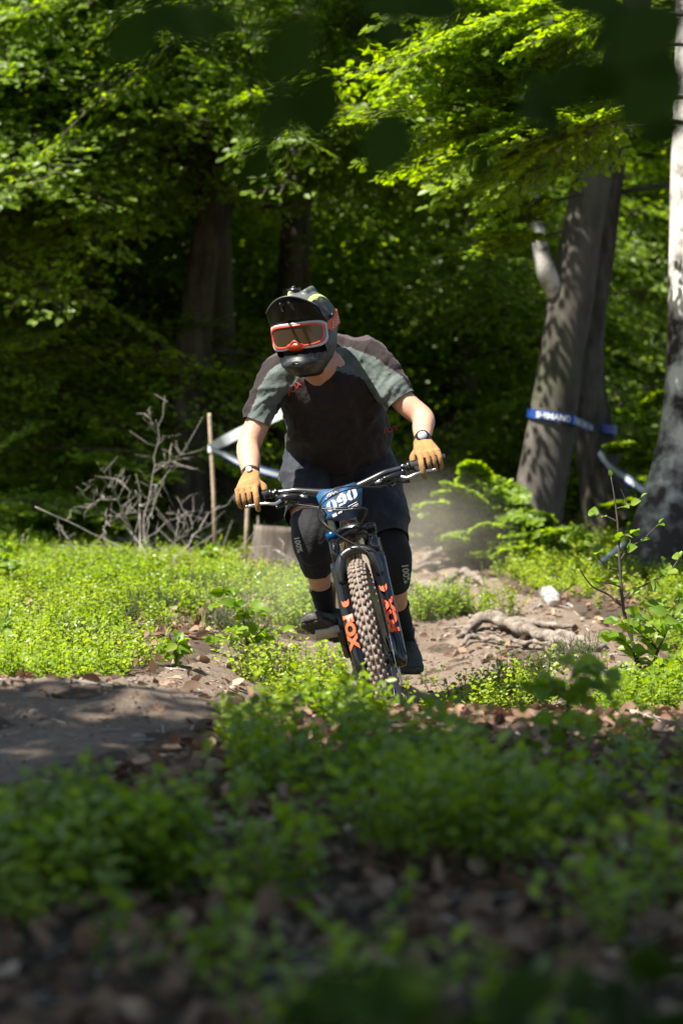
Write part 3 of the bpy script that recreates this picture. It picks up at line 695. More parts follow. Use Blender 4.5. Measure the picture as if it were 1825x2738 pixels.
xyt = scatter(17000, -2, 2, 5.6, 14, 323, lambda x, y: inview(x, y)*sm(trail_mask(x, y)*6)*.8)
litter('bark_chips', 'fine bark chips and leaf bits scattered on the trail dirt', xyt, .018, M['litter'], 324, .4, .3, .3)
r = np.random.default_rng(330); xyw = scatter(1700, -2, 2, 3, 15, 331, lambda x, y: inview(x, y)*.6)
zz = H(xyw[:, 0], xyw[:, 1])+.008; an = r.uniform(0, 6.28, len(xyw)); ll = r.uniform(.03, .16, len(xyw))
a3 = np.column_stack([xyw, zz]); b3 = np.column_stack([xyw[:, 0]+np.cos(an)*ll, xyw[:, 1]+np.sin(an)*ll, 0*ll]); b3[:, 2] = H(b3[:, 0], b3[:, 1])+r.uniform(.004, .03, len(ll))
tv, tf = sticks(a3, b3, .0035, .002)
tag(link('fallen_twigs', mk_mesh('fallen_twigs', tv, tf), M['deadwood']), 'short dry twigs lying on the trail and forest floor', 'twigs', kind='stuff')
# pebbles and clods
vs = []
for i, (x, y) in enumerate(scatter(1100, -2, 2, 5, 13.5, 340, lambda x, y: inview(x, y)*sm(trail_mask(x, y)*4+.5)*.9)):
    s = .0035+.016*r.random()**4; z = float(H(np.array(x), np.array(y)))
    vs.append(ellipsoid((x, y, z+s*.5), (s*r.uniform(.8, 1.5), 0, 0), (0, s, 0), (0, 0, s*.7), 7, 4))
v, f = join(vs); tag(link('pebbles', mk_mesh('pebbles', v, f), pm('pebble', (.24, .2, .165), .9, var=.4, vscale=8)), 'small stones and clods lying on the dirt trail', 'stones', kind='stuff')

# ------------------------------------------------------------------ roots across the trail
def on_ground(path, lift, dmin=7.5):
    out = []
    for i, (a, b) in enumerate(path):
        g = G(a, b, dmin); l = (lift[i] if isinstance(lift, (list, tuple)) else lift)+.024
        out.append([g[0], g[1], g[2]+l])
    return np.array(out)
def root_(label, path, rad, lift, mat='root'):
    p = on_ground(path, lift); q = smooth_path(np.column_stack([p, rad]), 5)
    q[:, 2] += .006*np.sin(np.arange(len(q))*1.7+rad[0]*99); rr = q[:, 3]*.82*(1+.12*np.sin(np.arange(len(q))*1.1+2))
    q = smooth_path(np.column_stack([q[:, :3], rr]), 2); rv, rf = tube(q[:, :3], q[:, 3], 14, flat=.85); rv = rv+.010*np.stack([fbm(rv[:, 1]*22, rv[:, 2]*60, 3, 3), fbm(rv[:, 0]*22, rv[:, 2]*60, 4, 3), fbm(rv[:, 0]*30, rv[:, 1]*30, 5, 3)], -1)
    o = link('tree_root', mk_mesh('tree_root', rv, rf), M[mat])
    return tag(o, label, 'root', 'roots crossing the trail')
root_('thick arched pale root lying across the trail right of the rider', [(1228, 1716), (1262, 1694), (1305, 1688), (1370, 1702), (1440, 1722), (1500, 1738), (1545, 1750)], [.016, .034, .042, .040, .036, .030, .014], [-.01, .02, .045, .03, .02, .012, -.01])
root_('pale forked root end beside the thick arched root', [(1462, 1722), (1505, 1722), (1545, 1735), (1585, 1748), (1625, 1744)], [.014, .034, .032, .024, .008], [0, .014, .012, .004, -.004])
root_('thin snaking root just below the thick arched root', [(1232, 1742), (1254, 1728), (1300, 1729), (1370, 1736), (1440, 1742), (1500, 1746)], [.009, .016, .016, .014, .014, .007], [-.006, .016, .014, .008, .01, -.004])
root_('thick dark root behind the rider knee running to the right', [(1085, 1580), (1130, 1590), (1180, 1604), (1230, 1626), (1275, 1645)], [.03, .04, .04, .032, .014], [.03, .03, .03, .02, -.01])
root_('curved upper root ending in a dark tip', [(1150, 1592), (1190, 1574), (1235, 1562), (1265, 1566), (1292, 1575)], [.018, .03, .032, .028, .012], [0, .02, .04, .03, .0])
root_('short root bending down from the curved upper root', [(1240, 1572), (1232, 1590), (1238, 1608), (1252, 1618)], [.02, .026, .022, .01], [.03, .025, .012, -.01])
root_('far pale root at the top of the trail', [(1120, 1518), (1160, 1500), (1200, 1492), (1235, 1498)], [.016, .03, .032, .012], [0, .02, .025, -.005])
root_('far low root crossing below the pale one', [(1085, 1540), (1150, 1528), (1220, 1520), (1290, 1506)], [.015, .026, .024, .01], [0, .015, .015, -.005])
root_('half buried root behind the thick arched root', [(1255, 1664), (1340, 1672), (1420, 1682), (1480, 1690), (1545, 1690)], [.012, .024, .026, .022, .008], [-.004, .004, .008, .004, -.006])
root_('short broken root stub on the trail', [(1500, 1726), (1525, 1738), (1545, 1752)], [.018, .018, .006], [.02, .01, -.004], 'stump')
root_('small bent root by the shoe on the trail', [(1290, 1782), (1305, 1772), (1325, 1776), (1322, 1786)], [.006, .01, .01, .004], [0, .012, .012, 0])
# broken birch log by the bilberries
g0 = G(1452, 1594); g1 = G(1482, 1628)
q = smooth_path(np.array([[*(g0+[0, 0, .02]), .030], [*(g0*.6+g1*.4+[.012, 0, .03]), .042], [*(g1+[0, 0, .018]), .036]]), 4)
rt = thing('birch_log', 'short rotten white birch log at the trail edge', 'log', tuple(g1))
bv_, bf_ = tube(q[:, :3], q[:, 3], 14); bv_ = bv_+.012*np.stack([fbm(bv_[:, 0]*25, bv_[:, 2]*25, 3, 2), fbm(bv_[:, 1]*25, bv_[:, 2]*25, 4, 2), fbm(bv_[:, 0]*25, bv_[:, 1]*25, 5, 2)], -1); link('bark', mk_mesh('bark', bv_, bf_), M['birchlog'], rt)
link('rotten_end', mk_mesh('rotten_end', *tube(np.array([q[-1, :3]+[0, .02, 0], q[-1, :3]+[.004, -.03, -.012]]), [.033, .022], 9)), M['darkbark'], rt)
for dx, h in ((.05, .06), (-.06, .05)):
    link('splinter', mk_mesh('splinter', *tube(np.array([g1+[dx, .02, .005], g1+[dx*1.3, -.04, h*.4], g1+[dx*1.9, -.09, .0]]), [.012, .009, .003], 6)), M['birchlog'], rt)
# stump left behind the rider
gs = G(738, 1512); d = gs[1]; rt = thing('tree_stump', 'weathered grey tree stump behind the rider on the left', 'stump', tuple(gs))
pts = np.array([gs-[0, 0, .1], gs+[0, 0, .08], gs+[.01, 0, .235]]); v, f = trunk_mesh(pts, np.array([.175, .15, .142]), 26, .4, .12, 4, 4)
v[-1, 2] -= .01; link('trunk', mk_mesh('trunk', v, f), M['stump'], rt)
for a, hh in ((.6, .06), (2.2, .04), (2.6, .08)):
    c = gs+[.13*math.cos(a), .13*math.sin(a)-.0, .22]
    link('splinter', mk_mesh('splinter', *tube(np.array([c-[0, 0, .04], c+[0, 0, hh]]), [.014, .004], 6)), M['stump'], rt)

# ------------------------------------------------------------------ dead branches on the left bank
def crop(pts): return [(a/1.96, 1050+b/1.96) for a, b in pts]
gB = G(395, 1545); dB = gB[1]
def dead(label, main, d0, spread=0.):
    rt = thing('dead_branch', label, 'branch', tuple(gB), 'bleached dead branches'); r = np.random.default_rng(len(main)*7)
    for path, r0, r1, dd in main:
        c = crop(path); n = len(c); pts = np.array([P(a, b, d0+dd*i/(n-1)) for i, (a, b) in enumerate(c)])
        q = smooth_path(pts, 4); q[1:] += r.normal(0, .007, (len(q)-1, 3)); link('branch', mk_mesh('branch', *tube(q, np.linspace(r0, r1, len(q))*.33, 7)), M['deadwood'], rt)
        for i in range(2, len(q)-1):
            for _k in range(r.integers(0, 3)):
                t = unit(q[i+1]-q[i-1]); s = unit(np.cross(t, r.normal(size=3))); e = q[i]+(t*r.uniform(-.2, 1.4)+s*r.uniform(.5, 1.2)+np.array([0, 0, r.uniform(-.4, .5)]))*(.03+.17*r.random()**2); m = (q[i]+e)/2+r.normal(0, .018, 3)
                link('twig', mk_mesh('twig', *tube(np.array([q[i], m, e]), np.array([.0016, .0012, .0005])*r.uniform(.6, 1.4), 4)), M['deadwood'], rt)
dead('upright bleached dead branch with forking twigs on the left bank', [
    ([(745, 975), (700, 740), (640, 590), (565, 450), (510, 355)], .011, .004, -.3), ([(752, 980), (768, 640), (800, 430), (820, 230), (880, 15)], .009, .0025, .2),
    ([(650, 640), (600, 555), (520, 540), (445, 480)], .006, .002, -.2), ([(590, 560), (520, 565), (450, 605)], .005, .002, -.1), ([(660, 640), (672, 520), (640, 440), (662, 400)], .005, .002, .1),
    ([(800, 425), (900, 355), (1020, 340)], .005, .002, .15), ([(810, 410), (920, 345), (980, 290)], .004, .0015, .2), ([(818, 240), (880, 225), (950, 222)], .0035, .0015, .1), ([(825, 230), (800, 160), (770, 90)], .003, .0012, 0),
    ([(720, 760), (733, 600), (725, 420)], .005, .002, .2), ([(770, 740), (808, 600), (820, 490)], .006, .003, .1)], dB)
dead('long dead branch leaning low towards the left edge', [
    ([(800, 1020), (640, 830), (480, 735), (190, 605)], .013, .006, -.4), ([(640, 960), (520, 915), (380, 890), (200, 885), (60, 895)], .007, .003, -.5), ([(545, 785), (550, 700), (558, 610)], .006, .004, 0),
    ([(400, 830), (340, 740), (300, 700)], .004, .0015, 0), ([(200, 880), (140, 820), (70, 715)], .004, .0015, -.2), ([(690, 930), (600, 870), (470, 830), (340, 850)], .006, .002, -.2)], dB-.1)
dead('dead branch leaning right towards the wooden stakes', [
    ([(850, 960), (960, 820), (1060, 690), (1140, 600)], .010, .004, .4), ([(890, 1000), (1030, 920), (1200, 840), (1330, 805), (1440, 820), (1500, 870)], .007, .0025, .3), ([(920, 760), (930, 690), (940, 610)], .006, .004, .1),
    ([(700, 850), (860, 690), (1000, 650), (1110, 700)], .006, .002, .4), ([(820, 900), (940, 760), (1000, 690), (920, 540)], .005, .002, .5)], dB)
rt = None
A, B = [], []; r = np.random.default_rng(350)
for i in range(230):
    a, b = r.uniform(230, 620), r.uniform(1440, 1520); o = G(a, b)+[0, 0, r.uniform(.0, .06)]; e = o+unit(r.normal(size=3)*[1, .6, .35])*r.uniform(.08, .4); e[2] = max(e[2], H(e[0], e[1])+.01)
    A.append(o); B.append(e)
tv, tf = sticks(A, B, .005, .002)
tag(link('brushwood', mk_mesh('brushwood', tv, tf), M['deadwood']), 'heap of fine dry brushwood around the dead branches', 'brushwood', kind='stuff')

# ------------------------------------------------------------------ stakes and course tape
M['stake'] = pm('stake_wood', (.36, .27, .19), .8, var=.3, vscale=30, bump=.3, bscale=80)
M['tapewhite'] = pm('tape_white', (.62, .66, .70), .45, var=.12, vscale=9)
M['tapeblue'] = pm('tape_blue', (.010, .05, .25), .45, var=.2, vscale=9)
M['tapetext'] = pm('tape_print', (.75, .78, .80), .5)
def stake(label, top, bot, d, w_):
    b = G(*bot, 10.); dd = min(b[1], d); x_ = (bot[0]-912.5)/F*dd; b = np.array([x_, dd, float(H(np.array(x_), np.array(dd)))]); t = P(top[0], top[1], dd)
    v, f = tube(np.array([b-[0, 0, .1], b*.5+t*.5+[.004, 0, 0], t-[0, 0, .02], t]), [w_, w_*.95, w_*.9, w_*.7], 7)
    tag(link('wooden_stake', mk_mesh('wooden_stake', v, f, False), M['stake']), label, 'stake', 'course marking stakes'); return dd
dS = stake('tall wooden stake holding the white and blue tape', (560, 1105), (578, 1462), 14.6, .0135)
stake('shorter wooden stake standing below the rider glove', (664, 1290), (652, 1490), 14.6, .0135)
def ribbon(path, width, twist=None, n=6):
    """a real strip of tape: rows of (x,y,z); width in metres, held upright"""
    q = smooth_path(np.asarray(path, float), n); t, X, Y = frames(q); m = len(q)
    up = np.tile(np.array([0, 0, 1.]), (m, 1)); up = unit(up-t*(up*t).sum(1, keepdims=True)); sd = np.cross(t, up)
    tw = np.interp(np.linspace(0, 1, m), np.linspace(0, 1, len(twist)), twist) if twist is not None else np.zeros(m)
    wv = up*np.cos(tw)[:, None]+sd*np.sin(tw)[:, None]; nv = np.cross(t, wv)
    return q, t, wv, nv
def strip(q, wv, nv, a, b, off):
    m = len(q); v = np.vstack([q+wv*a+nv*off, q+wv*b+nv*off]); j = np.arange(m-1)
    return v, [np.stack([j, j+1, m+j+1, m+j], -1)]
def tape(label, path, width, base, edge, text=None, twist=None, facing=1, tsize=.62, start=.02, rep=None, side=True):
    q, t, wv, nv = ribbon(path, width, twist); rt = thing('course_tape', label, 'tape', tuple(q[0]), 'course marking tape')
    link('strip', mk_mesh('strip', *strip(q, wv, nv, -width/2, width/2, 0)), base, rt)
    if edge is not None:
        for s in (-1, 1):
            v, f = strip(q, wv, nv, s*width/2-s*.0005, s*(width/2-width*.17), facing*.0015); link('border', mk_mesh('border', v, f), edge, rt)
    if text:
        tv, tf = text2d(text, .025); L = np.concatenate([[0], np.cumsum(np.linalg.norm(np.diff(q, axis=0), axis=1))])
        h = width*tsize; x0 = start; wt = tv[:, 0].max()*h
        while x0+wt < L[-1] or rep is None:
            x = np.clip(x0+tv[:, 0]*h, 0, L[-1]); C = np.stack([np.interp(x, L, q[:, i]) for i in range(3)], -1); W_ = np.stack([np.interp(x, L, wv[:, i]) for i in range(3)], -1); N_ = np.stack([np.interp(x, L, nv[:, i]) for i in range(3)], -1)
            link('lettering', mk_mesh('lettering', C+W_*((tv[:, 1]-.5)*h)[:, None]+N_*facing*.003, tf), M['tapetext'], rt)
            if rep is None: break
            x0 += wt+rep
    return rt
s1 = P(565, 1195, dS); 
tape('pale twisted course tape running right from the tall stake', [P(563, 1197, dS-.02), P(600, 1178, dS-.05), P(645, 1155, dS-.1), P(730, 1115, dS-.2), P(800, 1085, dS-.25)], .062, M['tapewhite'], None, twist=[.9, .35, .1, .1, .2])
tape('blue edged course tape sagging right from the tall stake', [P(563, 1200, dS-.02), P(600, 1216, dS-.05), P(650, 1240, dS-.1), P(740, 1268, dS-.1), P(880, 1300, dS), P(1000, 1330, dS+.3)], .045, M['tapewhite'], M['tapeblue'], twist=[.8, .5, .2, .1, .1, .1])
ring = [P(563, 1199, dS)+np.array([.016*math.cos(a), .016*math.sin(a), 0]) for a in np.linspace(0, 6.0, 9)]
tape('blue and white tape knot wound round the tall stake', ring, .05, M['tapewhite'], M['tapeblue'], facing=-1)
# tape wound round the big beech and over to the trunk behind it
def round_trunk(pts, rads, z0, z1, a0, a1, n, grow=.006):
    out = []
    for i in range(n):
        u = i/(n-1); z = z0+(z1-z0)*u; c = at_height(pts, z); rr = np.interp(z, pts[:, 2], rads)*1.06+grow; a = a0+(a1-a0)*u
        out.append(c+[rr*math.cos(a), rr*math.sin(a), 0])
    return out
zt = P(0, 1112, 15)[2]
pa = round_trunk(ptsA, rA, zt+.02, zt-.035, math.pi*1.08, math.pi*1.86, 9, .012)
pb = round_trunk(ptsB, rB, zt-.055, zt-.07, math.pi*1.45, math.pi*1.98, 5, .012)
tape('blue tape with white lettering wrapped round the big beech trunk', pa+pb, .056, M['tapeblue'], None, 'SHIMANO', facing=1, tsize=.66, start=.10, rep=.05)
tape('blurred blue and white tape strung between the dark trunk and the birch', [P(1600, 1208, 15.5), P(1625, 1243, 15.4), P(1675, 1280, 15.0), P(1725, 1315, 14.4), P(1770, 1345, 14.1)], .058, M['tapewhite'], M['tapeblue'], 'SHIMANO', facing=1, tsize=.6, start=.15)
v, f = tube(np.array([P(1586, 1516, 13.6), P(1630, 1482, 13.7), P(1668, 1452, 13.8)]), [.012, .012, .011], 8)
tag(link('pale_pole', mk_mesh('pale_pole', v, f), M['tapewhite']), 'thin pale pole slanting out of the bilberries on the right', 'pole')
# ------------------------------------------------------------------ saplings and seedlings: every leaf an object
def leaf_mesh(name, size, cv, asp=1.0, seed=0):
    r = np.random.default_rng(seed)
    # toothed, pleated beech leaf
    x = np.array([0, .12, .3, .5, .7, .86, 1.0]); wd = np.array([0, .17, .31, .345, .28, .15, 0])*asp; v = []; n = len(x)
    cz = .05*np.sin(x*3.14)+.10*(x-.5)**2*-1
    for s in (1, 0, -1):
        for i in range(n): v.append([x[i], s*wd[i]*(1 if i % 2 else .94), cz[i]+abs(s)*(.10*wd[i]/.3+.015*(i % 2))])
    v = np.array(v)*size; j = np.arange(n-1)
    f = np.vstack([np.stack([j+k*n, j+k*n+n, j+k*n+n+1, j+k*n+1], -1) for k in (0, 1)])
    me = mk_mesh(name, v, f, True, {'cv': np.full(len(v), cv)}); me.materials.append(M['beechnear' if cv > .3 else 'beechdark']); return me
M['beechnear'] = leaf_mat('young_beech_leaf', (.06, .13, .01), (.13, .225, .018), (.22, .30, .035), .5, .42, 2.0)
LEAFM = [leaf_mesh('leaf', 1.0, c, a, i) for i, (c, a) in enumerate([(.35, 1.), (.5, .95), (.6, 1.1), (.75, 1.), (.9, .95)])]
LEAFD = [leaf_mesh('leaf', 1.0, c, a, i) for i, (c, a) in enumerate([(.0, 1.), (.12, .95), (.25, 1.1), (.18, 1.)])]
def add_leaf(root, p, d, n, s, lib, r):
    d = unit(d); sd = unit(np.cross(n, d)); up = np.cross(d, sd)
    o = bpy.data.objects.new('leaf', lib[r.integers(len(lib))]); COL.objects.link(o); o.parent = root
    Mx = Matrix(((d[0]*s, sd[0]*s, up[0]*s, p[0]), (d[1]*s, sd[1]*s, up[1]*s, p[1]), (d[2]*s, sd[2]*s, up[2]*s, p[2]), (0, 0, 0, 1)))
    o.matrix_parent_inverse = PINV[root.name]; o.matrix_basis = Mx
def sapling(name, label, stems, seed, leaf=.055, lib=None, spacing=.05, start=.25, base=None, flatn=.35, nmax=140, group=None, cat='sapling', tipbias=False):
    """stems: list of (points, r0, r1, leaf density 0..1)"""
    r = np.random.default_rng(seed); lib = lib or LEAFM; rt = thing(name, label, cat, tuple(stems[0][0][0] if base is None else base), group); cnt = 0
    for pts, r0, r1, den in stems:
        q = smooth_path(np.asarray(pts, float), 4); link('stem', mk_mesh('stem', *tube(q, np.linspace(r0, r1, len(q)), 6)), M['twig'], rt)
        L = np.concatenate([[0], np.cumsum(np.linalg.norm(np.diff(q, axis=0), axis=1))]); x = L[-1]*start; s = 1
        while x < L[-1] and den > 0 and cnt < nmax:
            p = np.array([np.interp(x, L, q[:, i]) for i in range(3)]); i = min(np.searchsorted(L, x), len(q)-1); t = unit(q[i]-q[max(i-1, 0)]) if i else unit(q[1]-q[0])
            h = unit(np.cross(t, [0, 0, 1.])+1e-6)*s
            if r.random() < den:
                d = t*r.uniform(.3, .8)+h*r.uniform(.6, 1.2)+np.array([0, 0, r.normal(-.1, .22)])+r.normal(0, .15, 3)
                add_leaf(rt, p, d, np.array([-.15, -.7, .8])+r.normal(0, flatn*1.3, 3), leaf*r.uniform(.65, 1.12), lib, r); cnt += 1
            s = -s; x += spacing*r.uniform(.6, 1.3)
        if den > 0: add_leaf(rt, q[-1], q[-1]-q[-2]+r.normal(0, .002, 3), np.array([-.15, -.7, .8])+r.normal(0, flatn, 3), leaf*.5, lib, r)
    return rt
def PX(pts, d): return [P(a, b, d+(c[0] if c else 0)) for a, b, *c in pts]
# right-hand sapling, nearly bare top
d = G(1722, 1890, 6.5)[1]; g = G(1722, 1890, 6.5)
sapling('beech_sapling', 'thin sapling with few young leaves standing at the right edge of the trail', [
    ([g, P(1712, 1800, d), P(1690, 1720, d), P(1672, 1660, d), P(1662, 1600, d), P(1655, 1500, d), P(1650, 1400, d), P(1640, 1320, d), P(1632, 1275, d)], .010, .0022, .12),
    ([P(1660, 1620, d), P(1625, 1590, d), P(1585, 1570, d-.05), P(1560, 1540, d-.08), P(1548, 1520, d-.1)], .005, .0015, .06),
    ([P(1662, 1610, d), P(1680, 1585, d+.05), P(1730, 1560, d+.1), P(1790, 1525, d+.15), P(1815, 1490, d+.18)], .005, .0014, .45),
    ([P(1656, 1500, d), P(1680, 1465, d), P(1715, 1445, d+.05), P(1740, 1420, d+.05), P(1760, 1400, d+.05)], .004, .0012, .25),
    ([P(1654, 1525, d), P(1620, 1515, d-.03), P(1590, 1480, d-.05), P(1575, 1460, d-.05)], .003, .001, .5),
    ([P(1648, 1395, d), P(1630, 1385, d), P(1610, 1378, d), P(1590, 1372, d)], .003, .001, .95), ([P(1648, 1360, d), P(1672, 1352, d), P(1700, 1338, d), P(1712, 1330, d)], .003, .001, .6),
    ([P(1672, 1354, d), P(1668, 1330, d), P(1658, 1308, d)], .002, .0008, 0), ([P(1652, 1440, d), P(1670, 1430, d-.02), P(1690, 1425, d-.03)], .003, .001, 1.), ([P(1658, 1570, d), P(1630, 1560, d-.05), P(1600, 1555, d-.08)], .003, .001, .6)],
    401, .054, spacing=.022, start=.2, nmax=110)
sapling('beech_sapling', 'leafy young beech bush low at the right edge', [
    ([g+[.05, .0, 0], P(1735, 1830, d), P(1750, 1760, d), P(1775, 1700, d+.05), P(1800, 1640, d+.1), P(1815, 1600, d+.1)], .009, .002, .5),
    ([P(1700, 1780, d), P(1690, 1740, d-.05), P(1660, 1710, d-.1), P(1625, 1700, d-.15)], .004, .001, 1.), ([P(1760, 1740, d), P(1720, 1700, d-.05), P(1680, 1670, d-.1), P(1640, 1660, d-.12)], .004, .001, 1.),
    ([P(1770, 1700, d), P(1730, 1660, d-.05), P(1690, 1640, d-.05)], .003, .001, 1.), ([P(1780, 1680, d), P(1810, 1660, d-.1), P(1850, 1640, d-.15)], .003, .001, 1.), ([P(1795, 1650, d), P(1760, 1620, d+.05), P(1720, 1612, d+.1)], .003, .001, 1.),
    ([P(1740, 1800, d), P(1780, 1770, d-.1), P(1830, 1750, d-.15)], .004, .001, 1.), ([P(1730, 1820, d), P(1690, 1800, d-.1), P(1655, 1790, d-.15)], .003, .001, .9), ([P(1740, 1770, d), P(1780, 1800, d-.15), P(1820, 1790, d-.2)], .003, .001, .9),
    ([P(1725, 1850, d), P(1760, 1850, d-.1), P(1800, 1840, d-.15)], .003, .001, .9)], 402, .062, spacing=.013, start=.05, nmax=230)
# seedlings
def seedling(label, px, py, hgt, n, seed, leaf=.05, lean=0., lib=None, dmin=5., nm='beech_seedling', sp=.017, g=None):
    g = G(px, py, dmin) if g is None else g; r = np.random.default_rng(seed); top = g+[lean*hgt, 0, hgt]; st = [([g-[0, 0, .02], g+[lean*hgt*.3, 0, hgt*.5], top], .006, .002, .5)]
    for i in range(n):
        u = r.uniform(.25, .95); a = i*2.4+r.normal(0, .3); o = g+(top-g)*u; l = hgt*r.uniform(.35, .6)*(1.15-.6*u); e = o+[l*math.cos(a), l*math.sin(a), l*r.uniform(.0, .45)]
        st.append(([o, (o+e)/2+[0, 0, .02], e], .003, .001, 1.))
    return sapling(nm, label, st, seed, leaf, lib, sp, .15, g, nmax=120, cat='seedling')
seedling('bright beech seedling with big leaves at the trail edge left of the wheel', 665, 1790, .30, 10, 411, .062, -.15)
seedling('small leafy beech seedling below the wooden stakes', 565, 1545, .17, 7, 412, .055)
seedling('yellow green beech seedling at the left edge among the bilberries', 28, 1600, .26, 8, 413, .055, -.1)
seedling('tiny bright beech seedling low on the left bank', 470, 1790, .12, 5, 414, .06)
seedling('leafy seedling standing before the foot of the big beech', 1545, 1530, .24, 6, 415, .06, -.1)
seedling('small seedling leaning from the left edge above the trail', 15, 1760, .16, 5, 416, .055)
seedling('blurred green seedling on the shaded bank at the lower right', 1500, 2090, .26, 9, 417, .058, .1, LEAFM, 3.)
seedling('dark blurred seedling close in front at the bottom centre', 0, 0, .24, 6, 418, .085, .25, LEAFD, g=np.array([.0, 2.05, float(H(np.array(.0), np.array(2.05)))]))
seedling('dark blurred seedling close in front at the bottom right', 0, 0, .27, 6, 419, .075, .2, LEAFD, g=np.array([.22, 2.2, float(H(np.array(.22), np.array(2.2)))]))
# leafy bushes further back
def bush(label, px, py, d, w_, h_, n, seed, cvb=0., mat='beech'):
    g = G(px, py, 8.); x, y = (px-912.5)/F*d, d; z = float(H(np.array(x), np.array(y))); b = np.array([x, y, z]); rt = thing('beech_shrub', label, 'shrub', tuple(b), 'beech shrubs at the wood edge')
    c = Crown(seed); c.limbs = []; r = c.r; st = []
    for i in range(n):
        a = r.uniform(0, 6.28); e = b+[w_*.7*math.cos(a)*r.random(), w_*.5*math.sin(a)*r.random(), h_*r.uniform(.15, .95)]
        st.append(tube(np.array([b, (b+e)/2+[0, 0, .05], e]), [.008, .005, .003], 5)); c.bough(e, r.uniform(-3.6, .5), r.uniform(-.35, .6), r.uniform(.09, .17), .8, cvb, .95)
    c.cloud(b+[0, 0, h_*.55], (w_*.75, w_*.5, h_*.5), int(26*n), .05, cvb)
    v, f = join(st); link('stems', mk_mesh('stems', v, f), M['twig'], rt); c.build(rt, M[mat], True, 'foliage')
bush('bright beech shrub standing left of the big beech foot', 1285, 1480, 14.4, .40, .55, 34, 421, .2)
bush('low bright shrub spilling in front of the big beech foot', 1390, 1490, 14.2, .35, .22, 16, 422, .2)
bush('dim beech shrub in the shade at the far left', 110, 1480, 16.5, .5, .25, 22, 423)
bush('beech shrub glowing behind the dead branches', 350, 1420, 16.8, .5, .55, 30, 424, .1)
bush('small shrub half hidden in the dust behind the rider', 1150, 1480, 16.5, .35, .22, 12, 425)
bush('shrub lit between the two trunks on the right', 1555, 1450, 17.0, .35, .7, 26, 426, .1)
bush('bright shrub beside the foot of the birch', 1735, 1200, 15.2, .22, 1.0, 18, 427, .2)
# ------------------------------------------------------------------ young beech beside the camera: its twigs hang blurred into the top of the frame
bx, by = 1.0, 2.8; bz = float(H(np.array(bx), np.array(by)))
r = np.random.default_rng(430); st = [([np.array([bx, by, bz-.05]), np.array([bx+.02, by, bz+.7]), np.array([bx-.05, by, bz+1.35]), np.array([bx-.1, by, bz+2.0])], .018, .008, 0)]
rtY = thing('young_beech', 'dark blurred beech twigs hanging close in front along the top edge', 'tree', (bx, by, bz))
def twig(pts, r0=.004, r1=.0015): link('twig', mk_mesh('twig', *tube(smooth_path(np.array([q_ if i_ == 0 and r0 > .003 else np.array([0, 0, CAMZ])+(np.asarray(q_)-[0, 0, CAMZ])*1.3 for i_, q_ in enumerate(pts)]), 4), np.linspace(r0, r1, (len(pts)-1)*4+1), 5)), M['twig'], rtY)
link('stem', mk_mesh('stem', *tube(smooth_path(np.array(st[0][0]), 4), np.linspace(.018, .008, 13), 8)), M['beechbark'], rtY)
fork = np.array([bx-.06, by, bz+1.25])
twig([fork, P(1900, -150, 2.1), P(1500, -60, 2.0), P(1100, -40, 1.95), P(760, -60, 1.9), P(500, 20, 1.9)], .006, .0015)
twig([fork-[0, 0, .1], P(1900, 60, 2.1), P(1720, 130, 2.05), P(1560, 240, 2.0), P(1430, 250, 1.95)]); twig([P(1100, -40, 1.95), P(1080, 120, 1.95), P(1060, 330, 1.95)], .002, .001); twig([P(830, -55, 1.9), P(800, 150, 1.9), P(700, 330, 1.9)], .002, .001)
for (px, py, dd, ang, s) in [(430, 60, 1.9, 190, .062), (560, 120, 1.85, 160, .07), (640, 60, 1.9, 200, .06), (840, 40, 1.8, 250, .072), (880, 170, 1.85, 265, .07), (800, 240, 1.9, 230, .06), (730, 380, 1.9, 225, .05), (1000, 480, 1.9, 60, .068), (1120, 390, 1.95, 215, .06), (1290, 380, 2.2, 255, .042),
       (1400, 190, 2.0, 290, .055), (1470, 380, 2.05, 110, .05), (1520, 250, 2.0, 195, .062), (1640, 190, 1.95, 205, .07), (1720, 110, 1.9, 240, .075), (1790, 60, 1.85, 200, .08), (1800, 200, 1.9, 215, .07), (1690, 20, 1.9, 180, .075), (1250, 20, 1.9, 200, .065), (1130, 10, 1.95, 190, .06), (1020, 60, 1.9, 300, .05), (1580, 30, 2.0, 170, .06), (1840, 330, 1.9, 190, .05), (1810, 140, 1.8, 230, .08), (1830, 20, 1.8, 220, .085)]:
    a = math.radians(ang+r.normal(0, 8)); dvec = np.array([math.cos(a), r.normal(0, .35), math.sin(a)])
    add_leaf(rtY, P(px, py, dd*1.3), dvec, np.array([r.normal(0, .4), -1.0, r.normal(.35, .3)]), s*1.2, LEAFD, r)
# ------------------------------------------------------------------ mountain bike
PSI, PHI, THE, STE = math.radians(4.94), math.radians(11.3), math.radians(3.9), math.radians(-7.5)
_u = np.array([math.sin(PSI), -math.cos(PSI), 0]); _v = np.array([math.cos(PSI), math.sin(PSI), 0]); _w = np.array([0, 0, 1.])
BU = math.cos(THE)*_u-math.sin(THE)*_w; _w2 = math.cos(THE)*_w+math.sin(THE)*_u
BV = math.cos(PHI)*_v+math.sin(PHI)*_w2; BW = math.cos(PHI)*_w2-math.sin(PHI)*_v
BO = np.array([.215, 8.62, .106])
HA = math.radians(65); SA = np.array([-math.cos(HA), 0, math.sin(HA)]); SN = np.array([math.sin(HA), 0, math.cos(HA)])
AX = np.array([0, 0, .372]); SB = AX-.044*SN; ATC = .486
def Bk(p):
    """bike frame (forward, rider's left, up) -> place"""
    p = np.atleast_2d(np.asarray(p, float)); r = BO+p[:, :1]*BU+p[:, 1:2]*BV+p[:, 2:3]*BW
    return r
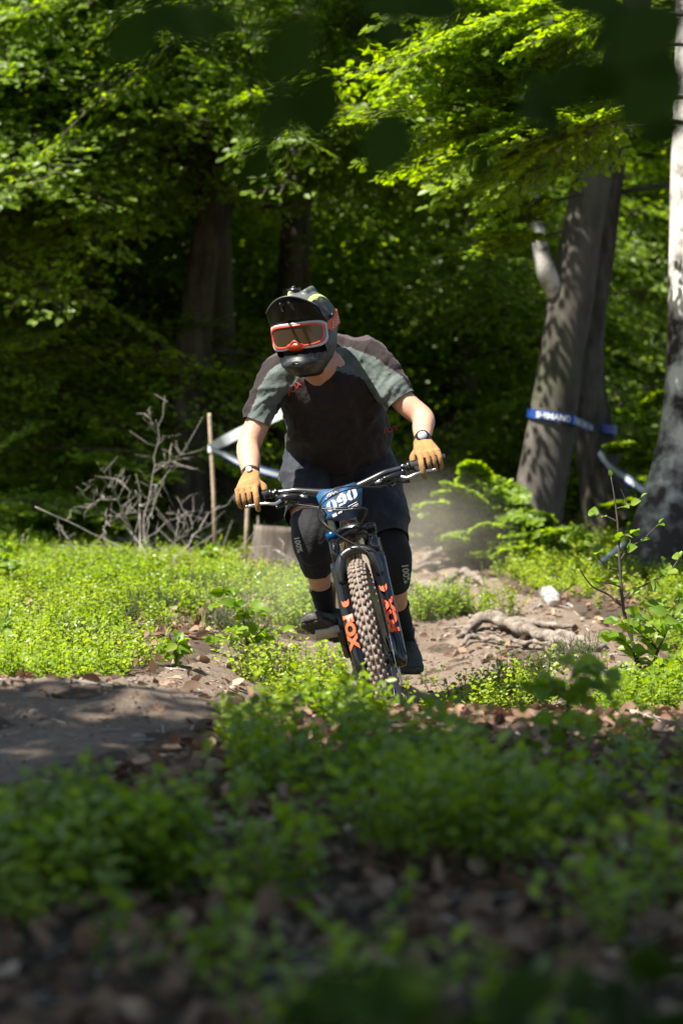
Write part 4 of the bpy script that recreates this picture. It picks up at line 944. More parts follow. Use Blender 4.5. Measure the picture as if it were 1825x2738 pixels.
def St(p):
    """steered parts"""
    p = np.atleast_2d(np.asarray(p, float)); q = p-SB; c, s = math.cos(STE), math.sin(STE)
    return Bk(SB+q*c+np.cross(SA, q)*s+SA*(q@SA)[:, None]*(1-c))
def fk(t, v, n=0.):
    """fork coordinates: along the legs from the axle, sideways, forward"""
    return AX+SA*t+SN*n+np.array([0, v, 0])
MB = {}
MB['black'] = pm('satin_black', (.008, .008, .009), .32, spec=.5, coat=.3, bump=.03, bscale=300)
MB['gloss'] = pm('gloss_black', (.006, .006, .007), .14, spec=.45, coat=.25)
MB['bar'] = pm('carbon_bar', (.014, .014, .016), .28, spec=.6, coat=.4)
MB['rubber'] = pm('grip_rubber', (.012, .012, .012), .75, bump=.4, bscale=500)
MB['tyre'] = pm('dusty_tyre', (.185, .15, .122), .9, var=.35, vscale=30, bump=.3, bscale=300)
MB['knob'] = pm('worn_tread', (.165, .125, .097), .9, var=.45, vscale=45)
MB['metal'] = pm('polished_alloy', (.55, .56, .58), .25, 1.0)
MB['darkmetal'] = pm('dark_alloy', (.06, .06, .065), .3, .9)
MB['orange'] = pm('orange_decal', (.80, .085, .016), .45)
MB['purple'] = pm('plum_frame_paint', (.030, .010, .018), .22, coat=.6)
MB['blue'] = pm('blue_anodised', (.01, .10, .32), .25, .8)
MB['cable'] = pm('cable_housing', (.010, .010, .011), .35)
bike = thing('mountain_bike', 'black mountain bike with orange fork lettering leaning into the turn under the rider', 'bicycle', tuple(BO))
def bl(name, vf, mat, parent=None, smooth=True): return link(name, mk_mesh(name, vf[0], vf[1], smooth), MB[mat] if isinstance(mat, str) else mat, parent or bike)
def ptube(pts, rad, fn, seg=10, k=5):
    pts = np.asarray(pts, float); rad = np.broadcast_to(np.asarray(rad, float), (len(pts),))
    q = smooth_path(np.column_stack([pts, rad]), k) if len(pts) > 2 else np.column_stack([pts, rad])
    return tube(fn(q[:, :3]), q[:, 3], seg)
def ring(fn, c, R, prof, n=72, ax=np.array([0, 1., 0])):
    """revolve a closed (lateral, radial) profile around a wheel axis"""
    a = np.linspace(0, 2*np.pi, n, endpoint=False); pr = np.asarray(prof, float); m = len(pr)
    p = np.stack([np.cos(a)[:, None]*(R+pr[None, :, 1]), np.broadcast_to(pr[None, :, 0], (n, m)), np.sin(a)[:, None]*(R+pr[None, :, 1])], -1)
    v = fn((np.asarray(c)+p).reshape(-1, 3)); i = np.arange(n)[:, None]; j = np.arange(m)[None, :]; i2 = (i+1) % n; j2 = (j+1) % m
    return v, [np.stack([i*m+j, i*m+j2, i2*m+j2, i2*m+j], -1).reshape(-1, 4)]
def wheel(name, fn, c, rotor_side):
    wp = link(name, None, None, bike) if False else bl(name, join([tube(fn(np.asarray(c)+np.array([[0, -.05, 0], [0, .05, 0]])), .016, 14), tube(fn(np.asarray(c)+np.array([[0, .03, 0], [0, .045, 0]])), .028, 14), tube(fn(np.asarray(c)+np.array([[0, -.045, 0], [0, -.03, 0]])), .028, 14)]), 'gloss')
    al = np.linspace(0, 2*np.pi, 18, endpoint=False)
    bl('tyre', ring(fn, c, .339, [(.030*math.cos(t)*(1 if math.sin(t) > -.3 else .75), .028*math.sin(t)) for t in al], 96), 'tyre', wp)
    bl('rim', ring(fn, c, .308, [(-.017, .010), (-.017, -.004), (-.010, -.018), (.010, -.018), (.017, -.004), (.017, .010)], 72), 'gloss', wp)
    kb = []
    for i in range(66):
        for lat, rad, dl, dt, off in ((-.0085, .3715, .0055, .0105, 0), (.0085, .3715, .0055, .0105, 0), (-.0195, .3655, .005, .0095, .5), (.0195, .3655, .005, .0095, .5), (-.0285, .3535, .0042, .0085, 0.), (.0285, .3535, .0042, .0085, 0.)):
            a = (i+off)/66*2*np.pi; er = np.array([math.cos(a), 0, math.sin(a)]); et = np.array([-math.sin(a), 0, math.cos(a)]); tl = lat/.030*.8
            nr = er*math.cos(tl)+np.array([0, 1., 0])*math.sin(tl); sl_ = np.cross(et, nr)
            v, f = box(np.asarray(c)+er*(rad-.0015)+np.array([0, lat, 0]), sl_*dl, et*dt, nr*.0038); kb.append((fn(v), f))
    bl('tread', join(kb), 'knob', wp, False)
    for i in range(28):
        a = i/28*2*np.pi; s = 1 if i % 2 else -1; b = a+(.5 if i % 4 < 2 else -.5)
        p0 = np.asarray(c)+np.array([.028*math.cos(b), s*.032, .028*math.sin(b)]); p1 = np.asarray(c)+np.array([.292*math.cos(a), s*.004, .292*math.sin(a)])
        bl('spoke', tube(fn(np.array([p0, p1])), .0012, 4), 'darkmetal', wp)
    rp = [(-.001, -.007), (.001, -.007), (.001, .007), (-.001, .007)]
    bl('brake_rotor', join([ring(fn, np.asarray(c)+[0, rotor_side*.055, 0], .092, rp, 40)]+[tube(fn(np.asarray(c)+np.array([[.02*math.cos(a), rotor_side*.054, .02*math.sin(a)], [.09*math.cos(a+.5), rotor_side*.055, .09*math.sin(a+.5)]])), .003, 4) for a in np.linspace(0, 6.28, 6, endpoint=False)]), 'metal', wp)
    return wp
wheel('front_wheel', St, AX, 1); wheel('rear_wheel', Bk, (-1.23, 0, .372), 1)
# fork
CR = AX+SA*ATC
fork = bl('fork', join([ptube([fk(ATC-.012, -.072, .0), fk(ATC+.012, -.05, -.012), fk(ATC+.03, 0, -.030), fk(ATC+.012, .05, -.012), fk(ATC-.012, .072, .0)], [.020, .024, .030, .024, .020], St, 12),
                        tube(St([fk(ATC+.0, 0, -.044), fk(ATC+.05, 0, -.044)]), .030, 16)]), 'black')
for s in (-1, 1):
    leg = bl('lower_leg', ptube([fk(-.034, s*.070, -.008), fk(-.012, s*.070, -.004), fk(.03, s*.070, .002), fk(.12, s*.070, .004), fk(.30, s*.070, .002), fk(.395, s*.070, 0)], [.016, .024, .027, .029, .030, .031], St, 18), 'gloss', fork)
    bl('stanchion', tube(St([fk(.39, s*.070), fk(ATC+.004, s*.070)]), .0195, 16), 'gloss', fork)
    bl('crown_cap', tube(St([fk(ATC+.004, s*.070), fk(ATC+.026, s*.070), fk(ATC+.030, s*.070)]), [.023, .023, .018], 16), 'blue' if s < 0 else 'black', fork)
bl('arch', ptube([fk(.31, -.070, .022), fk(.36, -.064, .030), fk(.405, -.046, .034), fk(.420, 0, .036), fk(.405, .046, .034), fk(.36, .064, .030), fk(.31, .070, .022)], [.016, .020, .018, .017, .018, .020, .016], St, 12), 'black', fork)
bl('axle', tube(St([fk(0, -.088), fk(0, .088)]), .010, 12), 'darkmetal', fork)
bl('brake_caliper', join([(St(a), b) for a, b in [box(fk(.075, .05, -.055), (.030, 0, 0), (0, .016, 0), (0, 0, .024)), box(fk(.03, .062, -.03), (.012, 0, 0), (0, .012, 0), (0, 0, .02))]]), 'gloss', fork)
def leg_text(s, txt, t0, size, up_dir, a0=0.):
    tv, tf = text2d(txt, .085); x = tv[:, 0]*size*1.25; y = (tv[:, 1]-.5)*size
    if up_dir > 0: t = t0+x; c = -y
    else: t = t0-x; c = y
    rr = np.interp(t, [.03, .12, .30, .4], [.027, .029, .030, .031])+.006; an = c/rr+a0
    p = AX+SA*t[:, None]+SN*(rr*np.cos(an)+.003)[:, None]; p = p.copy(); p[:, 1] += s*.070+rr*np.sin(an)
    bl('lettering', (St(p), tf), 'orange', fork, False)
leg_text(-1, 'FOX', .188, .036, -1, -.22); leg_text(1, 'FOX', .085, .036, 1, .12)
def emblem(s, t, sz, a0):
    sh = np.array([(-.5, -.1), (-.35, -.45), (0, -.6), (.35, -.45), (.5, -.1), (.55, .5), (.25, .2), (0, .28), (-.25, .2), (-.55, .5)])*sz
    rr = .0305+.003; an = sh[:, 0]/rr+a0; p = AX+SA*(t+sh[:, 1])[:, None]+SN*(rr*np.cos(an)+.002)[:, None]; p[:, 1] += s*.070+rr*np.sin(an)
    bl('emblem', (St(p), [np.arange(len(sh))[None]]), 'orange', fork, False)
emblem(-1, .232, .026, -.15); emblem(1, .255, .026, 0.)
# frame
HT0, HT1 = AX+SA*(ATC+.045)-SN*.044, AX+SA*(ATC+.150)-SN*.044
frame = bl('frame', join([tube(Bk([HT0, HT0*.5+HT1*.5, HT1]), [.030, .027, .030], 18), ptube([HT0+SA*.025, [-.45, 0, .64], [-.70, 0, .37], [-.80, 0, .305]], [.026, .032, .032, .034], Bk, 14), ptube([HT1-SA*.02, [-.55, 0, .80], [-.85, 0, .70]], [.022, .022, .018], Bk, 12),
                          tube(Bk([[-.80, 0, .305], [-.93, 0, .74]]), [.022, .018], 12), tube(Bk([[-.80, -.06, .305], [-.80, .06, .305]]), .028, 14)]), 'purple')
for s in (-1, 1):
    bl('chainstay', ptube([[-.82, s*.035, .36], [-1.0, s*.055, .37], [-1.23, s*.072, .372]], [.016, .012, .012], Bk, 8), 'purple', frame); bl('seatstay', ptube([[-.88, s*.02, .62], [-1.05, s*.05, .55], [-1.23, s*.07, .38]], [.012, .010, .010], Bk, 8), 'purple', frame)
bl('seatpost', tube(Bk([[-.92, 0, .72], [-.965, 0, .83]]), .0155, 12), 'black')
bl('saddle', loft([(Bk([[-.84, 0, .842]])[0], BV*.018, BW*.010), (Bk([[-.90, 0, .848]])[0], BV*.024, BW*.014), (Bk([[-1.0, 0, .85]])[0], BV*.05, BW*.018), (Bk([[-1.08, 0, .855]])[0], BV*.068, BW*.018), (Bk([[-1.10, 0, .855]])[0], BV*.055, BW*.010)], 16), 'rubber')
# cockpit
CL = AX+SA*(ATC+.178)-SN*.004
bl('stem', join([tube(St([CL-SN*.040-SA*.02, CL-SN*.040+SA*.022]), .019, 14), tube(St([CL-SN*.04, CL]), [.018, .02], 12), tube(St([CL-[0, .024, 0], CL+[0, .024, 0]]), .021, 16)]), 'black')
def bar(v, up=0., fw=0.):
    s = 1 if v > 0 else -1; a = abs(v)
    return CL+np.array([np.interp(a, [0, .06, .16, .255, .40], [0, -.001, -.012, -.030, -.058])+fw, v, np.interp(a, [0, .05, .10, .165, .255, .40], [0, .002, .016, .034, .040, .043])+up-.048*v])
vs = np.array([-.392, -.30, -.255, -.20, -.165, -.12, -.08, -.04, 0, .04, .08, .12, .165, .20, .255, .30, .392])
hb = bl('handlebar', ptube([bar(v) for v in vs], [.0112, .0112, .0112, .0115, .012, .014, .0155, .0165, .0168, .0165, .0155, .014, .012, .0115, .0112, .0112, .0112], St, 16, 4), 'bar')
GRIP = {}
for s in (-1, 1):
    g = bl('grip', tube(St([bar(s*.262), bar(s*.30), bar(s*.36), bar(s*.394)]), [.0165, .0155, .0155, .0168], 16), 'rubber')
    bl('clamp', tube(St([bar(s*.249), bar(s*.262)]), .0175, 16), 'darkmetal', g)
    lv = bl('brake_lever', join([tube(St([bar(s*.226), bar(s*.240)]), .0165, 14), tube(St([bar(s*.234, -.006, .012), bar(s*.234, -.016, .034)]), .009, 10), ptube([bar(s*.235, -.018, .030), bar(s*.20, -.018, .033), bar(s*.155, -.016, .030)], [.012, .0135, .010], St, 12)]), 'gloss')
    bl('blade', ptube([bar(s*.222, -.026, .040), bar(s*.245, -.034, .060), bar(s*.275, -.028, .066), bar(s*.31, -.026, .064), bar(s*.34, -.028, .060), bar(s*.352, -.028, .066)], [.008, .006, .0052, .005, .005, .006], St, 8), 'metal', lv)
    bl('bolt', ptube([bar(s*.236, .012, .012), bar(s*.236, .006, .020)], [.006, .006], St, 8), 'metal', lv)
    bl('hose_fitting', ptube([bar(s*.155, -.016, .030), bar(s*.125, -.016, .032)], [.006, .0055], St, 8), 'metal', lv)
    bl('shifter', join([ptube([bar(s*.200, -.012, .008), bar(s*.185, -.035, .018), bar(s*.165, -.040, .020)], [.012, .016, .010], St, 10), ptube([bar(s*.19, -.038, .012), bar(s*.225, -.05, .0), bar(s*.25, -.052, .004)], [.006, .005, .008], St, 8)]), 'gloss')
    ga, gb = St([bar(s*.262)])[0], St([bar(s*.394)])[0]; GRIP[s] = (ga, gb)
def cable(px, rad=.0026):
    q = smooth_path(np.array([P(a, b, d) for a, b, d in px]), 6); bl('cable', tube(q, rad, 7), 'cable')
cable([(795, 1358, 8.72), (850, 1359, 8.66), (905, 1364, 8.63), (955, 1360, 8.62), (978, 1360, 8.64), (980, 1375, 8.68), (965, 1400, 8.72), (952, 1425, 8.76)])
cable([(790, 1348, 8.72), (850, 1356, 8.67), (910, 1358, 8.64), (950, 1356, 8.64), (975, 1362, 8.66), (970, 1395, 8.70), (950, 1432, 8.78)])
cable([(1035, 1298, 8.72), (990, 1302, 8.68), (940, 1300, 8.66), (890, 1310, 8.65), (860, 1335, 8.65), (854, 1365, 8.65), (860, 1390, 8.64), (880, 1412, 8.62), (915, 1438, 8.60), (960, 1462, 8.58), (995, 1490, 8.56), (1018, 1540, 8.55), (1060, 1680, 8.54), (1085, 1750, 8.55)])
cable([(1020, 1304, 8.73), (960, 1304, 8.69), (900, 1320, 8.66), (858, 1350, 8.66), (849, 1375, 8.66), (856, 1398, 8.66), (880, 1416, 8.68), (910, 1432, 8.74)])
# number plate
def plate_pt(x, y, off=0.):
    """photo crop coordinates on the plate -> point; the plate leans back with the fork"""
    px = 830+np.asarray(x, float)/8.71; py = 1270+np.asarray(y, float)/8.71; d = 8.705+.30*(1340-py)/743-off
    return np.stack([(px-912.5)/F*d, d, CAMZ-(py-1369)/F*d], -1)
ol = [(130, 500), (220, 340), (540, 322), (740, 270), (1015, 165), (1130, 235), (1205, 330), (1185, 760), (1060, 985), (960, 1015), (700, 1070), (480, 1062), (330, 1045), (395, 925), (205, 690)]
m, t, b = nodes('race_plate'); b.inputs['Roughness'].default_value = .3; b.inputs['Coat Weight'].default_value = .3
tc = t.nodes.new('ShaderNodeTexCoord'); nz = t.nodes.new('ShaderNodeTexNoise'); nz.inputs['Scale'].default_value = 14; nz.inputs['Detail'].default_value = 2; t.links.new(tc.outputs['Object'], nz.inputs['Vector'])
rp = t.nodes.new('ShaderNodeValToRGB'); e = rp.color_ramp.elements; e[0].position = .42; e[1].position = .60; e[0].color = (.012, .025, .055, 1); e[1].color = (.012, .075, .16, 1); q_ = e.new(.5); q_.color = (.016, .05, .12, 1)
t.links.new(nz.outputs[0], rp.inputs[0]); t.links.new(rp.outputs[0], b.inputs['Base Color']); MB['plate'] = m
MB['print'] = pm('plate_print', (.46, .46, .44), .5)
pl = bl('number_plate', extrude(ol, .003, lambda x, y, z: plate_pt(x, y, z)), 'plate', None, False)
def digit(ch, ox, oy):
    X = np.array([215., -118.]); Y = np.array([-62., -222.])
    mp = lambda q: plate_pt(ox+np.array([a*X[0]+b*Y[0] for a, b in q]), oy+np.array([a*X[1]+b*Y[1] for a, b in q]), .0032)
    if ch == '0': ps = [[(0, .2), (.25, 0), (.46, 0), (.40, .22), (.36, .28), (.36, .72), (.40, .78), (.46, 1), (.25, 1), (0, .8)], [(.54, 0), (.75, 0), (1, .2), (1, .8), (.75, 1), (.54, 1), (.60, .78), (.64, .72), (.64, .28), (.60, .22)]]
    else: ps = [[(.08, 0), (.50, 0), (.50, .20), (.08, .20)], [(.56, 0), (.75, 0), (1, .2), (1, .8), (.75, 1), (.56, 1), (.56, .8), (.62, .76), (.62, .26), (.56, .22)], [(.02, .5), (.22, .36), (.56, .36), (.56, .54), (.40, .56), (.38, .62), (.38, .74), (.50, .80), (.50, 1), (.25, 1), (.02, .8)]]
    for q in ps: bl('digit', (mp(q), [np.arange(len(q))[None]]), 'print', pl, False)
digit('0', 415, 882); digit('9', 648, 750); digit('0', 885, 622)
def stroke(pts, wd, nm='emblem'):
    for (a, b), (c, d) in zip(pts[:-1], pts[1:]):
        n = np.array([-(d-b), c-a], float); n = n/np.linalg.norm(n)*wd/2
        bl(nm, (plate_pt([a+n[0], c+n[0], c-n[0], a-n[0]], [b+n[1], d+n[1], d-n[1], b-n[1]], .0032), [np.array([[0, 1, 2, 3]])]), 'print', pl, False)
stroke([(385, 520), (430, 430), (470, 480), (500, 400), (540, 455), (575, 375), (625, 410)], 16)
stroke([(335, 560), (420, 545), (520, 490), (640, 425)], 14)
for (x0, y0, x1, y1) in [(870, 735, 1075, 625), (890, 775, 1105, 665), (905, 800, 1130, 690), (640, 880, 745, 825), (640, 905, 735, 855)]: stroke([(x0, y0), (x1, y1)], 15, 'small_print')
bl('sticker', (plate_pt([498, 590, 620, 525], [930, 872, 940, 990], .0032), [np.array([[0, 1, 2, 3]])]), 'print', pl, False)
# cranks and pedals
CA = math.radians(43); BB = np.array([-.80, 0, .305]); PED = {}
for s in (-1, 1):
    k = -s; e = BB+np.array([k*.17*math.cos(CA), s*.085, k*.17*math.sin(CA)])
    c = bl('crank', tube(Bk([BB+[0, s*.065, 0], e]), [.017, .013], 10), 'black')
    pc = e+np.array([0, s*(.05 if s < 0 else .082), 0]); PED[s] = Bk([pc])[0]
    tl = .45 if s < 0 else -.25
    fx = np.array([math.cos(tl), 0, math.sin(tl)]); fz = np.array([-math.sin(tl), 0, math.cos(tl)])
    v, f = box(pc, fx*.046, np.array([0, .046, 0]), fz*.008)
    pd = bl('pedal', join([(Bk(v), f), tube(Bk([e, pc]), .008, 8)]), pm('grey_pedal' if s < 0 else 'black_pedal', (.42, .40, .38) if s < 0 else (.03, .03, .03), .5, .3), None, False)
    for i in range(4):
        q = pc+fx*(-.045+.03*i)+np.array([0, s*.04, 0]); bl('pin', tube(Bk([q, q+fz*.012]), .002, 5), 'metal', pd)
bl('chainring', ring(Bk, BB+[0, -.05, 0], .06, [(-.002, -.008), (.002, -.008), (.002, .008), (-.002, .008)], 40), 'darkmetal')
# ------------------------------------------------------------------ the rider
MR = {}
MR['skin'] = pm('skin', (.50, .27, .18), .5, spec=.35, var=.10, vscale=40, bump=.12, bscale=150)
MR['skin'].node_tree.nodes['Principled BSDF'].inputs['Subsurface Weight'].default_value = .12
MR['skin'].node_tree.nodes['Principled BSDF'].inputs['Subsurface Radius'].default_value = (.012, .005, .003)
def cloth(name, cols, rough=.85, sheen=.06, weave=700., bumpd=.004):
    """cols: list of (threshold, colour) over attribute 'panel'"""
    m, t, b = nodes(name); b.inputs['Roughness'].default_value = rough; b.inputs['Sheen Weight'].default_value = sheen; b.inputs['Specular IOR Level'].default_value = .25
    tc = t.nodes.new('ShaderNodeTexCoord'); nz = t.nodes.new('ShaderNodeTexNoise'); nz.inputs['Scale'].default_value = 26; nz.inputs['Detail'].default_value = 6; t.links.new(tc.outputs['Object'], nz.inputs['Vector'])
    if len(cols) > 1:
        a = t.nodes.new('ShaderNodeAttribute'); a.attribute_name = 'panel'; r = t.nodes.new('ShaderNodeValToRGB'); r.color_ramp.interpolation = 'CONSTANT'; e = r.color_ramp.elements
        e[0].position = 0; e[0].color = (*cols[0][1], 1); e[1].position = cols[1][0]; e[1].color = (*cols[1][1], 1)
        for th, c in cols[2:]: q = e.new(th); q.color = (*c, 1)
        t.links.new(a.outputs['Fac'], r.inputs[0]); src = r.outputs[0]
    else:
        rgb = t.nodes.new('ShaderNodeRGB'); rgb.outputs[0].default_value = (*cols[0][1], 1); src = rgb.outputs[0]
    hv = t.nodes.new('ShaderNodeHueSaturation'); mp = t.nodes.new('ShaderNodeMapRange'); mp.inputs[1].default_value = .3; mp.inputs[2].default_value = .7; mp.inputs[3].default_value = .72; mp.inputs[4].default_value = 1.28
    t.links.new(nz.outputs[0], mp.inputs[0]); t.links.new(mp.outputs[0], hv.inputs['Value']); t.links.new(src, hv.inputs['Color']); t.links.new(hv.outputs[0], b.inputs['Base Color'])
    n2 = t.nodes.new('ShaderNodeTexNoise'); n2.inputs['Scale'].default_value = 38; n2.inputs['Detail'].default_value = 7; n2.inputs['Distortion'].default_value = .6; t.links.new(tc.outputs['Object'], n2.inputs['Vector'])
    bp = t.nodes.new('ShaderNodeBump'); bp.inputs['Strength'].default_value = .55; bp.inputs['Distance'].default_value = bumpd*2; t.links.new(n2.outputs[0], bp.inputs['Height']); t.links.new(bp.outputs[0], b.inputs['Normal'])
    return m
MR['jersey'] = cloth('jersey_cloth', [(0, (.019, .0125, .0118)), (.3, (.055, .040, .041)), (.7, (.092, .112, .103))])
MR['shorts'] = cloth('shorts_cloth', [(0, (.017, .019, .025))], .7)
MR['pad'] = cloth('knee_pad_cloth', [(0, (.009, .009, .010))], .8)
MR['sock'] = cloth('sock_knit', [(0, (.008, .008, .009))], .95)
MR['glove'] = cloth('tan_glove', [(0, (.29, .15, .05)), (.4, (.012, .011, .012))], .75, .1)
MR['shoe'] = pm('black_shoe', (.016, .016, .018), .55, bump=.25, bscale=120, var=.3)
MR['sole'] = pm('shoe_sole', (.055, .047, .041), .9, bump=.8, bscale=160, var=.4, vscale=60)
MR['strapgrey'] = pm('shoe_strap', (.075, .072, .072), .7, bump=.2)
MR['print'] = pm('red_print', (.42, .035, .03), .6); MR['white'] = pm('white_print', (.34, .37, .33), .6)
foot0 = P(985, 1800, 9.3)
rider = thing('person', 'rider in full face helmet, brown jersey and tan gloves racing on the mountain bike', 'person', tuple(foot0))
def rl(name, me, mat, parent=None): return link(name, me, MR[mat] if isinstance(mat, str) else mat, parent or rider)
def limb(pts, seg=20, k=5):
    """rows: px, py, d, r"""
    q = smooth_path(np.array([[*P(a, b, d), r] for a, b, d, r in pts]), k); return tube(q[:, :3], q[:, 3], seg)
def limb3(pts, seg=20, k=5):
    q = smooth_path(np.array(pts, float), k); return tube(q[:, :3], q[:, 3], seg)
lat = unit(np.array([1., .05, .14])); tdir = unit(P(866, 955, 9.12)-P(905, 1205, 9.46)); nfr = unit(np.cross(lat, tdir)); nfr = nfr if nfr[1] < 0 else -nfr
def trings(sc, lst): return loft([(P(a, b, d), lat*w_*sc, nfr*t_*sc, 2.3) for a, b, d, w_, t_ in lst], 36)
TOR = [(905, 1232, 9.50, .185, .125), (905, 1205, 9.46, .192, .135), (902, 1165, 9.40, .195, .148), (895, 1115, 9.32, .198, .150), (884, 1062, 9.24, .200, .145), (876, 1015, 9.17, .190, .130), (868, 975, 9.13, .150, .100), (863, 945, 9.11, .095, .075), (860, 925, 9.10, .06, .055)]
# hand frames from the grips
HF = {}
for s in (-1, 1):
    ga, gb = GRIP[s]; a = unit(gb-ga); f = np.array([0, -1., -.12]); f = unit(f-a*np.dot(f, a)); u = np.cross(a, f); u = u if u[2] > 0 else -u
    HF[s] = (ga+a*.026, a, f, u)
def hp(s, a, f, u):
    o, A, F_, U = HF[s]; return o+A*a+F_*f+U*u
wrL, wrR = hp(-1, .044, -.052, .068), hp(1, .048, -.052, .066)
EL, ER = P(664, 1195, 9.06), P(1130, 1118, 9.06)
armL = [[*P(745, 1000, 9.16), .058], [*P(712, 1075, 9.12), .052], [*P(683, 1145, 9.09), .047], [*EL, .045], [*(EL*.55+wrL*.45), .043], [*(EL*.2+wrL*.8), .034], [*wrL, .030]]
armR = [[*P(985, 965, 9.16), .056], [*P(1035, 1025, 9.13), .050], [*P(1088, 1082, 9.09), .045], [*ER, .043], [*(ER*.6+wrR*.4), .040], [*(ER*.2+wrR*.8), .032], [*wrR, .029]]
hipL, hipR = P(838, 1235, 9.52), P(978, 1235, 9.54)
legL = [[*hipL, .105], [*P(816, 1320, 9.33), .078], [*P(826, 1400, 9.20), .058], [*P(834, 1450, 9.18), .054], [*P(848, 1515, 9.24), .049], [*P(857, 1570, 9.30), .041], [*P(868, 1630, 9.36), .033], [*P(872, 1662, 9.38), .034]]
legR = [[*hipR, .105], [*P(1012, 1330, 9.42), .080], [*P(1036, 1430, 9.33), .060], [*P(1048, 1500, 9.31), .056], [*P(1055, 1570, 9.38), .049], [*P(1063, 1620, 9.46), .040], [*P(1078, 1680, 9.56), .034], [*P(1084, 1725, 9.60), .034]]
HC = P(818, 884, 8.93)
yaw, pit, rol = math.radians(17), math.radians(6), math.radians(6)
hf = np.array([-math.sin(yaw)*math.cos(pit), -math.cos(yaw)*math.cos(pit), -math.sin(pit)]); hl = np.array([math.cos(yaw), -math.sin(yaw), 0.]); hu = np.cross(hl, -hf); hu = hu if hu[2] > 0 else -hu
hl, hu = hl*math.cos(rol)+hu*math.sin(rol), hu*math.cos(rol)-hl*math.sin(rol)
HSC = .955
def hd(f, l, u):
    f, l, u = [np.asarray(q, float)*HSC for q in (f, l, u)]
    return HC+np.multiply.outer(np.asarray(f, float), hf)+np.multiply.outer(np.asarray(l, float), hl)+np.multiply.outer(np.asarray(u, float), hu)
head = [ellipsoid(hd(-.01, 0, .02), hl*.076, hf*.095, hu*.105), ellipsoid(hd(.03, 0, -.06), hl*.058, hf*.065, hu*.065), loft([(hd(.095, 0, -.035), hl*.012, hu*.012), (hd(.118, 0, -.045), hl*.014, hu*.012), (hd(.08, 0, -.02), hl*.01, hu*.02)], 10),
        ellipsoid(hd(.075, .032, .005), hl*.016, hf*.016, hu*.011, 10, 6), ellipsoid(hd(.075, -.032, .005), hl*.016, hf*.016, hu*.011, 10, 6), ellipsoid(hd(.088, 0, -.082), hl*.024, hf*.012, hu*.008, 10, 6), ellipsoid(hd(-.01, .078, -.01), hl*.01, hf*.02, hu*.032, 8, 6), ellipsoid(hd(-.01, -.078, -.01), hl*.01, hf*.02, hu*.032, 8, 6)]
neck = limb3([[*hd(-.03, 0, -.03), .06], [*hd(-.035, 0, -.10), .058], [*P(853, 985, 9.07), .060], [*P(864, 1010, 9.15), .075]])
body = union('body', head+[neck, trings(.86, TOR), limb3(armL), limb3(armR), limb3(legL), limb3(legR)], .008, 6)
rl('body', body, 'skin')
from mathutils.bvhtree import BVHTree
def bvh_of(me):
    v = co_of(me); return BVHTree.FromPolygons([Vector(q) for q in v], [list(p.vertices) for p in me.polygons])
def on_surf(bv, px, py, off):
    """push a flat print onto the cloth it is printed on"""
    out = []
    for a, b in zip(px, py):
        d = Vector(unit(np.array([(a-912.5)/F, 1., -(b-1369)/F]))); h = bv.ray_cast(Vector((0, 0, CAMZ)), d)
        out.append(np.array(h[0])+np.array(h[1] if h[1].dot(d) < 0 else -h[1])*off if h[0] is not None else P(a, b, 9.2))
    return np.array(out)
def cut(me, spots):
    """trim cloth openings: (centre, direction, reach): drop what lies beyond the plane"""
    bm = bmesh.new(); bm.from_mesh(me)
    for c, n, rch in spots:
        c, n = Vector(c), Vector(n); fs = [f for f in bm.faces if (f.calc_center_median()-c).length < rch]
        gm_ = list({v for f in fs for v in f.verts})+list({e for f in fs for e in f.edges})+fs
        bmesh.ops.bisect_plane(bm, geom=gm_, plane_co=c, plane_no=n, clear_outer=False)
        dl = [f for f in bm.faces if (f.calc_center_median()-c).length < rch and (f.calc_center_median()-c).dot(n) > 0]
        bmesh.ops.delete(bm, geom=dl, context='FACES')
    bm.to_mesh(me); bm.free(); me.update()
def wrinkle(me, amp, s1, s2, dirv, seed, wts=None):
    v = co_of(me); n = no_of(me); dirv = unit(np.asarray(dirv, float)); sd = unit(np.cross(dirv, [0.3, 1., .2])); a = v@dirv; b = v@sd
    w_ = fbm(a*s1+2.0*fbm(b*5, a*5, seed+3, 2), b*s2, seed, 3); w_ = np.where(w_ > 0, w_*1.3, w_*.6)
    set_co(me, v+n*(amp*w_*(1 if wts is None else wts))[:, None])
def inpoly(px, py, poly):
    r = np.zeros(len(px), bool); n = len(poly)
    for i in range(n):
        x0, y0 = poly[i]; x1, y1 = poly[(i+1) % n]
        c = ((y0 > py) != (y1 > py)); r ^= c & (px < (x1-x0)*(py-y0)/((y1-y0) if y1 != y0 else 1e-9)+x0)
    return r
# jersey
slL = limb3([[*P(790, 985, 9.16), .085], [*P(748, 1010, 9.14), .082], [*P(712, 1068, 9.11), .066], [*P(684, 1130, 9.09), .056], [*P(672, 1165, 9.08), .055]], 24)
slR = limb3([[*P(930, 955, 9.17), .085], [*P(980, 965, 9.15), .080], [*P(1030, 1020, 9.12), .066], [*P(1070, 1075, 9.09), .056], [*P(1095, 1105, 9.08), .054]], 24)
jer = union('jersey', [trings(1.0, TOR[1:]), slL, slR, ellipsoid(P(868, 950, 9.20), lat*.15, nfr*.09, tdir*.10), ellipsoid(P(1008, 1150, 9.40), lat*.055, nfr*.06, tdir*.11), limb3([[*P(850, 985, 9.09), .066], [*P(862, 1010, 9.14), .08]])], .0065, 7)
cut(jer, [(P(684, 1131, 9.09), unit(P(672, 1165, 9.08)-P(712, 1068, 9.11))+np.array([0, 0, 0]), .09), (P(1069, 1074, 9.09), unit(P(1095, 1105, 9.08)-P(1030, 1020, 9.12)), .09), (P(905, 1208, 9.46), -tdir, .30)])
v = co_of(jer); n = no_of(jer); px = 912.5+v[:, 0]/v[:, 1]*F; py = 1369-(v[:, 2]-CAMZ)/v[:, 1]*F
